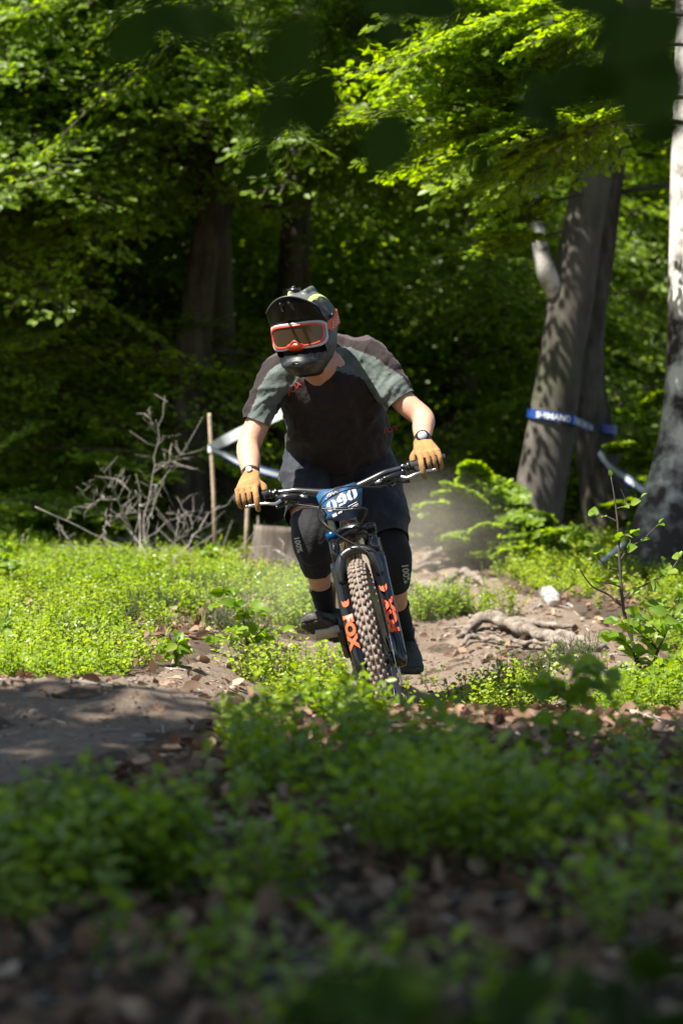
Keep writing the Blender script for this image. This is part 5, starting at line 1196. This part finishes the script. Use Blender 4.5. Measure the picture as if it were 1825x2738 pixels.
wrinkle(jer, .013, 9, 26, np.array([.5, 0, .8]), 5); wrinkle(jer, .005, 40, 14, np.array([.7, 0, .6]), 9)
vv_ = co_of(jer); nn_ = no_of(jer)
for sc1, sc2, am, sd_ in ((7., 3.2, .016, 61), (13., 6., .009, 64)):
    a_ = vv_@np.array([.35, .2, .9]); b_ = vv_@np.array([.9, .1, -.35]); rg = 1-2.2*np.abs(fbm(a_*sc1+1.2*fbm(b_*4, a_*4, sd_+1, 2), b_*sc2, sd_, 2)); vv_ = vv_+nn_*(am*(np.clip(rg, 0, 1)**2-.3))[:, None]
set_co(jer, vv_)
# strong folds across the sleeves
v2 = co_of(jer); n2 = no_of(jer)
for (c0, c1, wd) in ((P(735, 1010, 9.1), P(684, 1130, 9.09), .10), (P(985, 965, 9.1), P(1069, 1074, 9.09), .10)):
    ax_ = unit(c1-c0); t_ = (v2-c0)@ax_; rad_ = np.linalg.norm((v2-c0)-t_[:, None]*ax_, axis=1); w_ = np.clip(1-np.abs(t_/np.linalg.norm(c1-c0)-.55)/.6, 0, 1)*(rad_ < wd)
    v2 = v2+n2*(w_*.0075*fbm(t_*42+9*fbm(v2[:, 0]*11, v2[:, 2]*11, 4, 2), (v2@np.array([.5, .3, .8]))*9, 14, 2))[:, None]
set_co(jer, v2)
PL = [(800, 1005), (768, 1050), (742, 1085), (728, 1150), (690, 1160), (654, 1126), (692, 1042), (724, 988), (768, 955), (805, 970)]
PR = [(880, 985), (975, 1015), (1006, 1062), (1036, 1112), (1110, 1062), (1062, 1006), (1000, 952), (935, 925), (890, 930)]
pan = np.where(inpoly(px, py, PL) | inpoly(px, py, PR), .9, 0.); yoke = (n[:, 2]*.75+n[:, 1]*.4 > .42) & (py < 1130)
pan = np.where((pan == 0) & yoke & ((px < 770) | (px > 890)), .5, pan); pan = np.where(n[:, 1] > .35, np.where(py < 1100, .5, 0), pan)
add_attr(jer, 'panel', pan); jo = rl('jersey', jer, 'jersey')
bj = bvh_of(jer)
def print_on(bv, txt, ox, oy, xd, yd, size, parent, mat, bold=.02, off=.003, nm='lettering'):
    tv, tf = text2d(txt, bold); X = np.array(xd, float); Y = np.array(yd, float); X /= np.linalg.norm(X); Y /= np.linalg.norm(Y)
    p = np.array([ox, oy])+size*(tv[:, :1]*X+tv[:, 1:2]*Y); rl(nm, mk_mesh(nm, on_surf(bv, p[:, 0], p[:, 1], off), tf, False), mat, parent)
print_on(bj, 'FOX', 770, 1060, (.70, -.62), (-.15, -1), 17, jo, 'print', .0)
print_on(bj, 'FOX', 1022, 1160, (.9, -.25), (.1, -1), 15, jo, 'print')
col = np.array([P(850+44*math.cos(a)+(8 if math.sin(a) < 0 else 0), 985+42*math.sin(a) if math.sin(a) > 0 else 985+20*math.sin(a), 9.055+.05*(1-math.sin(a))) for a in np.linspace(0, 2*np.pi, 25)])
# shorts
sho = union('shorts', [loft([(P(905, 1196, 9.47), lat*.190, nfr*.135, 2.4), (P(906, 1215, 9.50), lat*.202, nfr*.15, 2.4), (P(908, 1250, 9.55), lat*.205, nfr*.16), (P(910, 1290, 9.58), lat*.17, nfr*.13)], 32),
     limb3([[*P(842, 1228, 9.52), .115], [*P(822, 1262, 9.43), .104], [*P(813, 1310, 9.34), .090], [*P(818, 1365, 9.25), .080], [*P(822, 1400, 9.21), .078]], 24),
     limb3([[*P(975, 1228, 9.54), .118], [*P(998, 1280, 9.48), .112], [*P(1014, 1350, 9.41), .104], [*P(1028, 1415, 9.34), .094], [*P(1038, 1480, 9.30), .088]], 24)], .007, 6)
cut(sho, [(P(820, 1382, 9.23), unit(P(822, 1400, 9.21)-P(814, 1330, 9.31)), .13), (P(1033, 1450, 9.32), unit(P(1038, 1480, 9.30)-P(1014, 1360, 9.41)), .13)])
vv_ = co_of(sho); nn_ = no_of(sho); a_ = vv_@np.array([.3, .3, .9]); b_ = vv_@np.array([.9, .1, -.3]); rg = 1-2.2*np.abs(fbm(a_*7+fbm(b_*4, a_*4, 72, 2), b_*4, 71, 2)); set_co(sho, vv_+nn_*(.016*(np.clip(rg, 0, 1)**2-.3))[:, None]); wrinkle(sho, .010, 8, 22, np.array([.2, 0, 1.]), 31); wrinkle(sho, .005, 26, 40, np.array([.6, 0, .8]), 33); rl('shorts', sho, 'shorts')
# knee pads, socks, shoes
def seg_of(leg, t0, t1, grow, n=9):
    q = smooth_path(np.array(leg), 8); m = len(q)-1; o = []
    for t in np.linspace(t0, t1, n):
        k = min(int(t*m), m-1); f_ = t*m-k; c = q[k]*(1-f_)+q[k+1]*f_; o.append([*c[:3], c[3]+grow])
    return o
for nm, leg, c0, c1, tx in (('L', legL, .26, .60, None), ('R', legR, .26, .565, 1)):
    kp = seg_of(leg, c0, c1, .010, 10)
    for i, b in enumerate((0, .002, .006, .010, .012, .012, .010, .006, .003, .0)): kp[i][3] += b
    kv = np.array(kp)[4][:3]; cap = ellipsoid(kv+np.array([0, -.022, -.012]), (.058, 0, 0), (0, .05, .01), (0, 0, .085), 18, 12)
    me = union('knee_pad', [limb3(kp, 24, 3), cap], .006, 5); wrinkle(me, .005, 12, 40, (0.2, 0, 1.), 41); ko = rl('knee_pad', me, 'pad')
    bk = bvh_of(me)
    if tx: print_on(bk, '100%', 1072, 1508, (.14, 1), (1, -.14), 17, ko, 'white', .03)
    else: print_on(bk, '100%', 787, 1436, (.24, 1), (1, -.2), 14, ko, 'white', .03)
    me = union('sock', [limb3(seg_of(leg, .70 if nm == 'L' else .70, 1.0, .0045, 8), 20, 3)], .005, 2); wrinkle(me, .004, 60, 12, (0.1, 0, 1.), 45); rl('sock', me, 'sock')
def shoe(ball, ff, roll, ank):
    ff = unit(ff); fu = np.array([0, 0, 1.]); fu = unit(fu-ff*np.dot(fu, ff)); fl = np.cross(ff, fu); fu, fl = fu*math.cos(roll)+fl*math.sin(roll), fl*math.cos(roll)-fu*math.sin(roll)
    R = []
    for x, hw, top in ((-.195, .018, .045), (-.185, .028, .07), (-.15, .034, .085), (-.11, .036, .085), (-.06, .041, .066), (-.02, .047, .054), (.03, .050, .046), (.065, .046, .042), (.09, .036, .036), (.105, .018, .026)):
        R.append((ball+ff*x+fu*(top/2+.012), fl*hw, fu*(top/2), 2.6))
    up = union('shoe', [loft(R, 22), limb3([[*(ball-ff*.125+fu*.06), .040], [*(ball-ff*.135+fu*.10), .041]], 16)], .0055, 4)
    so_ = rl('shoe', up, 'shoe')
    S = [(ball+ff*x+fu*(.006+(.012 if x > .08 else 0)+(.004 if x < -.15 else 0)), fl*(hw+.004), fu*.011, 4.) for x, hw in ((-.20, .018), (-.19, .030), (-.15, .037), (-.10, .036), (-.05, .041), (0, .050), (.04, .052), (.075, .046), (.098, .034), (.112, .016))]
    rl('sole', mk_mesh('sole', *loft(S, 20)), 'sole', so_)
    lug = []
    for i in range(9):
        for j in range(5):
            x = -.17+.033*i; hw = np.interp(x, [-.19, -.1, 0, .05, .1], [.028, .033, .046, .046, .03])
            lug.append(box(ball+ff*x+fl*(-.8+.4*j)*hw+fu*(-.0065+(.008 if x > .08 else 0)), ff*.010, fl*.0065, fu*.003))
    v_, f_ = join(lug); rl('tread', mk_mesh('tread', v_, f_, False), 'sole', so_)
    st = [ball-ff*.075+fu*(.012+.078*math.sin(a))+fl*(.050*math.cos(a)) for a in np.linspace(.15, 2.99, 11)]
    q = np.array(st); w_ = ff*.017; vv = np.vstack([q-w_, q+w_]); j = np.arange(10); rl('strap', mk_mesh('strap', vv*1.0, [np.stack([j, j+1, 11+j+1, 11+j], -1)]), 'strapgrey', so_)
    for k in range(4):
        x = -.045+.016*k; tp = np.interp(x, [-.06, -.02, .03], [.078, .066, .058]); rl('lace', mk_mesh('lace', *tube(np.array([ball+ff*x+fl*(-.022)+fu*(tp-.004), ball+ff*(x+.004)+fu*tp, ball+ff*x+fl*.022+fu*(tp-.004)]), .003, 5)), 'shoe', so_)
pL, pR = PED[-1], PED[1]
shoe(pL+np.array([-.022, .0, .014]), np.array([-.42, -.86, .26]), .22, None)
shoe(pR+np.array([.0, .0, .016]), np.array([.12, -.92, -.34]), -.02, None)
# gloves
def glove(s):
    fx = [.0125, .036, .0585, .080]; fr = [.0115, .0118, .0115, .0105]; parts = []; gap = []
    for i in range(4):
        a = fx[i]; r_ = fr[i]
        if i == 0: ch = [(a+.004, .010, .036), (a, .034, .031), (a-.005, .058, .008), (a-.006, .066, -.022), (a-.004, .060, -.044)]
        else: ch = [(a+.002*(2-i), .008, .038), (a, .034, .029), (a, .045, .000), (a, .034, -.024), (a, .010, -.029)]
        q = smooth_path(np.array([[*hp(s, *c), r_*(1 if k < 3 else .95 if k < 4 else .82)] for k, c in enumerate(ch)]), 5); parts.append(tube(q[:, :3], q[:, 3], 14))
        parts.append(ellipsoid(q[-1, :3], HF[s][1]*q[-1, 3], HF[s][2]*q[-1, 3], HF[s][3]*q[-1, 3], 12, 8))
        parts.append(ellipsoid(hp(s, a, .030, .034), HF[s][1]*.0125, HF[s][2]*.013, HF[s][3]*.012, 12, 8))
    w = wrL if s < 0 else wrR; o, A, F_, U = HF[s]; up = unit(hp(s, .046, .02, .032)-w); nn = unit(np.cross(A, up))
    parts.append(loft([(w+up*-.012, A*.034, nn*.028), (w+up*.006, A*.037, nn*.028), (hp(s, .046, -.022, .052), A*.043, nn*.023), (hp(s, .047, .004, .040), A*.046, nn*.019), (hp(s, .047, .022, .031), A*.043, nn*.013)], 22))
    parts.append(limb3([[*hp(s, .012, -.022, .040), .017], [*hp(s, -.006, -.012, .024), .0145], [*hp(s, -.006, .006, -.010), .0125], [*hp(s, .010, .022, -.026), .0105]], 14))
    me = union('glove', parts, .0026, 3); v = co_of(me)-o; a = v@A; f_ = v@F_; u = v@U
    pan = np.zeros(len(v))
    for g in ((fx[0]+fx[1])/2+.001, (fx[1]+fx[2])/2, (fx[2]+fx[3])/2):
        pan = np.where((np.abs(a-g) < .0036) & (u < .024) & (f_ > .0), .6, pan)
    pan = np.where((f_ < .016) & (u < .020), .6, pan); pan = np.where((a < fx[0]-.007) & (u < .02) & (f_ < .03), .6, pan); pan = np.where((a > fx[0]+.0065) & (a < fx[1]-.010) & (u < .022), .6, pan)
    add_attr(me, 'panel', pan); wrinkle(me, .0012, 60, 60, A, 51); g = rl('glove', me, 'glove')
    # dark gusset between the fingers
    gs_ = [loft([(hp(s, .046, .022, .020), A*.036, U*.012), (hp(s, .046, .031, .000), A*.036, U*.012), (hp(s, .046, .022, -.018), A*.034, U*.008)], 16)]
    v_, f2 = join(gs_); rl('gusset', mk_mesh('gusset', v_, f2), MB['rubber'], g)
glove(-1); glove(1)
# wrist things
def wr_frame(s):
    w, e = (wrL, EL) if s < 0 else (wrR, ER); ax_ = unit(e-w); A = HF[s][1]; A = unit(A-ax_*np.dot(A, ax_)); n_ = np.cross(ax_, A); n_ = n_ if n_[1] < 0 else -n_
    return w, ax_, A, n_
def band(c, A, n_, ax_, r, wd):
    an = np.linspace(0, 2*np.pi, 28); q = np.array([c+A*r[0]*math.cos(t)+n_*r[1]*math.sin(t) for t in an]); v = np.vstack([q-ax_*wd, q+ax_*wd]); j = np.arange(27); return v, [np.stack([j, j+1, 28+j+1, 28+j], -1)]
w, ax_, A, n_ = wr_frame(-1); c = w+ax_*.020
bd = rl('wrist_band', mk_mesh('wrist_band', *band(c, A, n_, ax_, (.0355, .0345), .006)), MB['rubber'])
n_ = unit(n_*.6+np.array([0, -.7, 0])); v_, f_ = tube(np.array([c+n_*.030, c+n_*.042, c+n_*.044]), [.011, .011, .008], 16); rl('tracker', mk_mesh('tracker', v_, f_), pm('white_plastic', (.62, .63, .64), .35), bd)
v_, f_ = box(c+n_*.037+ax_*.014, A*.006, n_*.004, ax_*.010); rl('clasp', mk_mesh('clasp', v_, f_, False), MB['metal'], bd)
w, ax_, A, n_ = wr_frame(1); c = w+ax_*.022
n2_ = unit(n_*.55+np.array([0, -.8, 0])); wt = rl('watch', mk_mesh('watch', *band(c, A, n_, ax_, (.0340, .0330), .011)), MB['rubber'])
v_, f_ = tube(np.array([c+n2_*.028, c+n2_*.040, c+n2_*.044]), [.0245, .0245, .0215], 26); rl('case', mk_mesh('case', v_, f_), MB['gloss'], wt)
v_, f_ = tube(np.array([c+n2_*.043, c+n2_*.0448]), [.0175, .0175], 26); rl('dial', mk_mesh('dial', v_, f_), pm('watch_dial', (.30, .31, .34), .25), wt)
# ------------------------------------------------------------------ helmet and goggles
M_ = pm('helmet_shell', (.035, .038, .036), .30, coat=.45)
m, t, b = nodes('helmet_camo'); b.inputs['Roughness'].default_value = .46; b.inputs['Specular IOR Level'].default_value = .35; b.inputs['Coat Weight'].default_value = .05
tc = t.nodes.new('ShaderNodeTexCoord'); nz = t.nodes.new('ShaderNodeTexNoise'); nz.inputs['Scale'].default_value = 17; nz.inputs['Detail'].default_value = 3; nz.inputs['Distortion'].default_value = 1.6; t.links.new(tc.outputs['Object'], nz.inputs['Vector'])
rp = t.nodes.new('ShaderNodeValToRGB'); rp.color_ramp.interpolation = 'CONSTANT'; e = rp.color_ramp.elements; e[0].position = 0; e[0].color = (.009, .010, .010, 1); e[1].position = .50; e[1].color = (.019, .021, .020, 1); q_ = e.new(.58); q_.color = (.062, .066, .06, 1); q_ = e.new(.605); q_.color = (.014, .016, .0155, 1)
t.links.new(nz.outputs[0], rp.inputs[0])
at = t.nodes.new('ShaderNodeAttribute'); at.attribute_name = 'panel'; r2 = t.nodes.new('ShaderNodeValToRGB'); r2.color_ramp.interpolation = 'CONSTANT'; e = r2.color_ramp.elements; e[0].position = 0; e[0].color = (0, 0, 0, 1); e[1].position = .4; e[1].color = (.36, .40, .14, 1); q_ = e.new(.8); q_.color = (.07, .075, .072, 1)
mx = t.nodes.new('ShaderNodeMix'); mx.data_type = 'RGBA'; gt = t.nodes.new('ShaderNodeMath'); gt.operation = 'GREATER_THAN'; gt.inputs[1].default_value = .3
t.links.new(at.outputs['Fac'], r2.inputs[0]); t.links.new(at.outputs['Fac'], gt.inputs[0]); t.links.new(gt.outputs[0], mx.inputs['Factor']); t.links.new(rp.outputs[0], mx.inputs['A']); t.links.new(r2.outputs[0], mx.inputs['B']); t.links.new(mx.outputs['Result'], b.inputs['Base Color'])
shell = union('helmet', [ellipsoid(hd(-.012, 0, .028), hl*.117, hf*.142, hu*.122, 32, 20),
     loft([(hd(-.005, 0, .05), hl*.116, hf*.138), (hd(.005, 0, -.02), hl*.113, hf*.142), (hd(.018, 0, -.07), hl*.106, hf*.142, 2.2), (hd(.040, 0, -.115), hl*.090, hf*.128, 2.2), (hd(.060, 0, -.150), hl*.068, hf*.104), (hd(.072, 0, -.168), hl*.045, hf*.075)], 36),
     loft([(hd(.09, 0, -.118), hl*.085, hu*.030), (hd(.14, 0, -.120), hl*.068, hu*.028), (hd(.172, 0, -.122), hl*.046, hu*.022), (hd(.184, 0, -.124), hl*.026, hu*.014)], 24),
     loft([(hd(.05, -.03, .145), hl*.012, hu*.012), (hd(-.03, -.035, .158), hl*.014, hu*.012), (hd(-.10, -.03, .125), hl*.012, hu*.010)], 10), loft([(hd(.05, .03, .145), hl*.012, hu*.012), (hd(-.03, .035, .158), hl*.014, hu*.012), (hd(-.10, .03, .125), hl*.012, hu*.010)], 10)], .005, 4)
v = (co_of(shell)-HC)/HSC; fa, la, ua = v@hf, v@hl, v@hu
bm = bmesh.new(); bm.from_mesh(shell); bm.verts.ensure_lookup_table(); inn = (fa > .03) & (np.abs(la) < .100-.0*fa) & (ua > -.092) & (ua < .050); mouth = (fa > .15) & (np.abs(la-.004) < .016) & (np.abs(ua+.122) < .008)
bmesh.ops.delete(bm, geom=[f for f in bm.faces if all(inn[q.index] for q in f.verts) or all(mouth[q.index] for q in f.verts)], context='FACES'); bm.to_mesh(shell); bm.free()
v = (co_of(shell)-HC)/HSC; fa, la, ua = v@hf, v@hl, v@hu
pn = np.where((ua > .085) & (np.abs(la-.060-.25*(.06-fa)) < .007), .5, 0.); pn = np.where((ua > .10) & (np.abs(la+.035) < .006), .5, pn); pn = np.where((ua > .112) & (np.abs(la) < .075) & (pn == 0), .9, pn)
add_attr(shell, 'panel', pn); ho = rl('helmet', shell, m)
# dark liner inside the eye port
v_, f_ = loft([(hd(.012, 0, .055), hl*.098, hf*.095), (hd(.012, 0, -.01), hl*.1, hf*.10), (hd(.02, 0, -.105), hl*.088, hf*.10)], 28); rl('liner', mk_mesh('liner', v_, f_), MB['rubber'], ho)
# visor
U, V_ = np.meshgrid(np.linspace(-1, 1, 25), np.linspace(0, 1, 9)); th = U*math.radians(66)
bf, bl_, bu = .018+.132*np.cos(th), .126*np.sin(th), .020+.012*(1-U**2)
ff_, fl_, fu_ = .198-.060*U**2, .106*U, .134-.052*U**2
fa_ = bf*(1-V_)+ff_*V_; la_ = bl_*(1-V_)+fl_*V_; ua_ = bu*(1-V_)+fu_*V_-.016*np.sin(V_*np.pi)*(1-U**2)+.006*np.cos(U*9)*V_*(1-V_)*4
def sheet(fa_, la_, ua_, th_):
    a = hd(fa_, la_, ua_).reshape(-1, 3); b_ = hd(fa_-.2*th_, la_, ua_+th_).reshape(-1, 3); ny_, nx_ = fa_.shape; id_ = np.arange(nx_*ny_).reshape(ny_, nx_); q = np.stack([id_[:-1, :-1], id_[:-1, 1:], id_[1:, 1:], id_[1:, :-1]], -1).reshape(-1, 4)
    n_ = nx_*ny_; bd_ = np.concatenate([id_[0], id_[1:, -1], id_[-1, -2::-1], id_[-2:0:-1, 0]]); k = np.roll(bd_, -1); return np.vstack([a, b_]), [q, q[:, ::-1]+n_, np.stack([bd_, n_+bd_, n_+k, k], -1)]
v_, f_ = sheet(fa_, la_, ua_, .005); vo = rl('visor', mk_mesh('visor', v_, f_), pm('visor_gloss', (.004, .004, .005), .22, spec=.28), ho)
rl('visor_edge_highlight', mk_mesh('visor_edge_highlight', *tube(hd(fa_[-1], la_[-1], ua_[-1]+.002), .0028, 6)), pm('edge_highlight_grey', (.06, .065, .065), .4), ho)  # added grey tube stands in for the highlight along the visor edge
for s in (-1, 1):
    rb = np.array([hd(.135, s*.030, .066), hd(.185, s*.022, .088), hd(.225, s*.016, .112)]); rl('rib', mk_mesh('rib', *tube(rb, [.007, .006, .004], 8)), MB['gloss'], ho)
for s in (-1, 1): rl('bolt', mk_mesh('bolt', *tube(np.array([hd(.03, s*.120, .045), hd(.03, s*.128, .045)]), [.010, .008], 12)), MB['black'], ho)
v_, f_ = join([box(hd(.015, -.022, .160), hf*.022, hl*.020, hu*.007), tube(np.array([hd(.03, -.028, .165), hd(.03, -.012, .172)]), .007, 8)]); rl('camera_mount', mk_mesh('camera_mount', v_, f_, False), MB['black'], ho)
# mouth vent bars and chin strap
rl('mouth_vent', mk_mesh('mouth_vent', *tube(np.array([hd(.176, -.016, -.118), hd(.180, .004, -.122), hd(.176, .024, -.118)]), .003, 6)), MB['metal'], ho)
rl('chin_strap', mk_mesh('chin_strap', *tube(smooth_path(np.array([hd(.06, .075, -.12), hd(.03, .05, -.165), hd(.01, .0, -.172), hd(.03, -.05, -.165), hd(.06, -.07, -.12)]), 4), .006, 6)), MB['rubber'], ho)
# goggles
def gcyl(th, z, r): return hd(.030+r*np.cos(th), r*np.sin(th)*.93, z)
gt_ = np.linspace(-1, 1, 41)
def gtop(u): return .034-.006*u**4-.010*np.abs(u)**8
def gbot(u): return -.068+.022*np.exp(-(u/.16)**2)+.010*np.abs(u)**3+.020*np.abs(u)**10
def gring(u0, in0, in1, r0, r1, thk):
    """frame band between two insets of the goggle outline"""
    def cont(ins, ue):
        uu = np.linspace(-1, 1, 41); th = uu*ue; cz = -.018; zt = gtop(uu)-ins; zb = gbot(uu)+ins
        return np.concatenate([th, th[::-1]]), np.concatenate([zt, zb[::-1]])
    a0, z0 = cont(in0, u0-in0/.11); a1, z1 = cont(in1, u0-in1/.11); n_ = len(a0)
    v = np.vstack([gcyl(a0, z0, r0), gcyl(a1, z1, r0+thk), gcyl(a1, z1, r1), gcyl(a0, z0, r1)]); j = np.arange(n_); k = (j+1) % n_
    return v, [np.vstack([np.stack([j+a*n_, k+a*n_, k+((a+1) % 4)*n_, j+((a+1) % 4)*n_], -1) for a in range(4)])]
MR['gwhite'] = pm('goggle_white', (.46, .44, .41), .4); MR['gred'] = pm('goggle_red', (.62, .050, .018), .35, coat=.3)
gg = rl('goggles', mk_mesh('goggles', *gring(1.14, -.001, .009, .134, .118, .002)), 'gwhite')
rl('inner_frame', mk_mesh('inner_frame', *gring(1.06, .008, .0145, .138, .122, .0)), 'gred', gg)
m, t, b = nodes('goggle_lens'); b.inputs['Base Color'].default_value = (.075, .05, .028, 1); b.inputs['Roughness'].default_value = .03; b.inputs['Metallic'].default_value = .6
TH, ZZ_ = np.meshgrid(np.linspace(-.93, .93, 33), np.linspace(0, 1, 9)); uu = TH/.98; z_ = (gbot(uu)+.012)*(1-ZZ_)+(gtop(uu)-.012)*ZZ_
v_ = gcyl(TH.ravel(), z_.ravel(), .135+.0*TH.ravel()); id_ = np.arange(33*9).reshape(9, 33); rl('lens', mk_mesh('lens', v_, np.stack([id_[:-1, :-1], id_[:-1, 1:], id_[1:, 1:], id_[1:, :-1]], -1).reshape(-1, 4)), m, gg)
v_, f_ = loft([(gcyl(0, -.050, .136), hl*.030, hu*.007), (gcyl(0, -.058, .128), hl*.036, hu*.012), (gcyl(0, -.066, .116), hl*.03, hu*.012)], 16); rl('nose_guard', mk_mesh('nose_guard', v_, f_), 'gred', gg)
def helm_pt(th, z, off=.004):
    r_ = np.sqrt(np.clip(1-((z-.028)/.122)**2, .1, 1)); return hd(-.012+(.142*np.maximum(r_, .93)+off)*np.cos(th), (.117*np.maximum(r_, .93)+off)*np.sin(th), z)
for s in (-1, 1):
    th = np.linspace(.98, 3.14, 22)*s; zc = np.interp(np.abs(th), [1.0, 1.6, 3.14], [-.004, .034, .06])
    vv = np.vstack([helm_pt(th, zc-.026, .013), helm_pt(th, zc+.026, .013)]); j = np.arange(21); so_ = rl('strap', mk_mesh('strap', vv, [np.stack([j, j+1, 22+j+1, 22+j], -1)]), pm('goggle_strap', (.60, .13, .055), .8, bump=.2), gg)
    for k in range(3):
        for zz0 in (-.013, -.003, .007):
            t0 = s*(1.22+.13*k); q = helm_pt(np.array([t0, t0+s*.08, t0+s*.10, t0+s*.02]), np.interp(abs(t0), [1., 1.6, 3.14], [-.004, .034, .06])+np.array([zz0, zz0, zz0+.005, zz0+.005]), .0142); rl('print', mk_mesh('print', q, [np.array([[0, 1, 2, 3]])], False), 'gwhite', so_)
# ------------------------------------------------------------------ dust kicked up behind the wheels
def dust(label, c, rx, ry, rz, dens, seed):
    v, f = ellipsoid((0, 0, 0), (rx, 0, 0), (0, ry, 0), (0, 0, rz), 24, 14)
    o = link('dust_cloud', mk_mesh('dust_cloud', v, f)); o.location = c
    m = bpy.data.materials.new('dust'); m.use_nodes = True; t = m.node_tree; t.nodes.clear()
    out = t.nodes.new('ShaderNodeOutputMaterial'); pv = t.nodes.new('ShaderNodeVolumePrincipled'); pv.inputs['Color'].default_value = (.92, .83, .71, 1); pv.inputs['Anisotropy'].default_value = .2
    tc = t.nodes.new('ShaderNodeTexCoord'); mp = t.nodes.new('ShaderNodeMapping'); mp.inputs['Scale'].default_value = (1/rx, 1/ry, 1/rz); t.links.new(tc.outputs['Object'], mp.inputs[0])
    ln = t.nodes.new('ShaderNodeVectorMath'); ln.operation = 'LENGTH'; t.links.new(mp.outputs[0], ln.inputs[0])
    mr = t.nodes.new('ShaderNodeMapRange'); mr.interpolation_type = 'SMOOTHSTEP'; mr.inputs[1].default_value = 1.0; mr.inputs[2].default_value = .15; mr.inputs[3].default_value = 0; mr.inputs[4].default_value = 1; t.links.new(ln.outputs['Value'], mr.inputs[0])
    nz = t.nodes.new('ShaderNodeTexNoise'); nz.inputs['Scale'].default_value = 2.6; nz.inputs['Detail'].default_value = 3; t.links.new(tc.outputs['Object'], nz.inputs['Vector'])
    m2 = t.nodes.new('ShaderNodeMapRange'); m2.inputs[1].default_value = .35; m2.inputs[2].default_value = .7; t.links.new(nz.outputs[0], m2.inputs[0])
    mu = t.nodes.new('ShaderNodeMath'); mu.operation = 'MULTIPLY'; t.links.new(mr.outputs[0], mu.inputs[0]); t.links.new(m2.outputs[0], mu.inputs[1])
    mu2 = t.nodes.new('ShaderNodeMath'); mu2.operation = 'MULTIPLY'; mu2.inputs[1].default_value = dens; t.links.new(mu.outputs[0], mu2.inputs[0]); t.links.new(mu2.outputs[0], pv.inputs['Density'])
    t.links.new(pv.outputs[0], out.inputs['Volume']); o.data.materials.append(m)
    tag(o, label, 'dust', kind='stuff')
dust('pale brown dust cloud hanging over the trail behind the rider', P(1075, 1450, 11.6), .62, 2.1, .45, .28, 1)
dust('low puff of dust drifting left of the rear wheel', P(735, 1580, 10.6), .42, .9, .24, .32, 2)
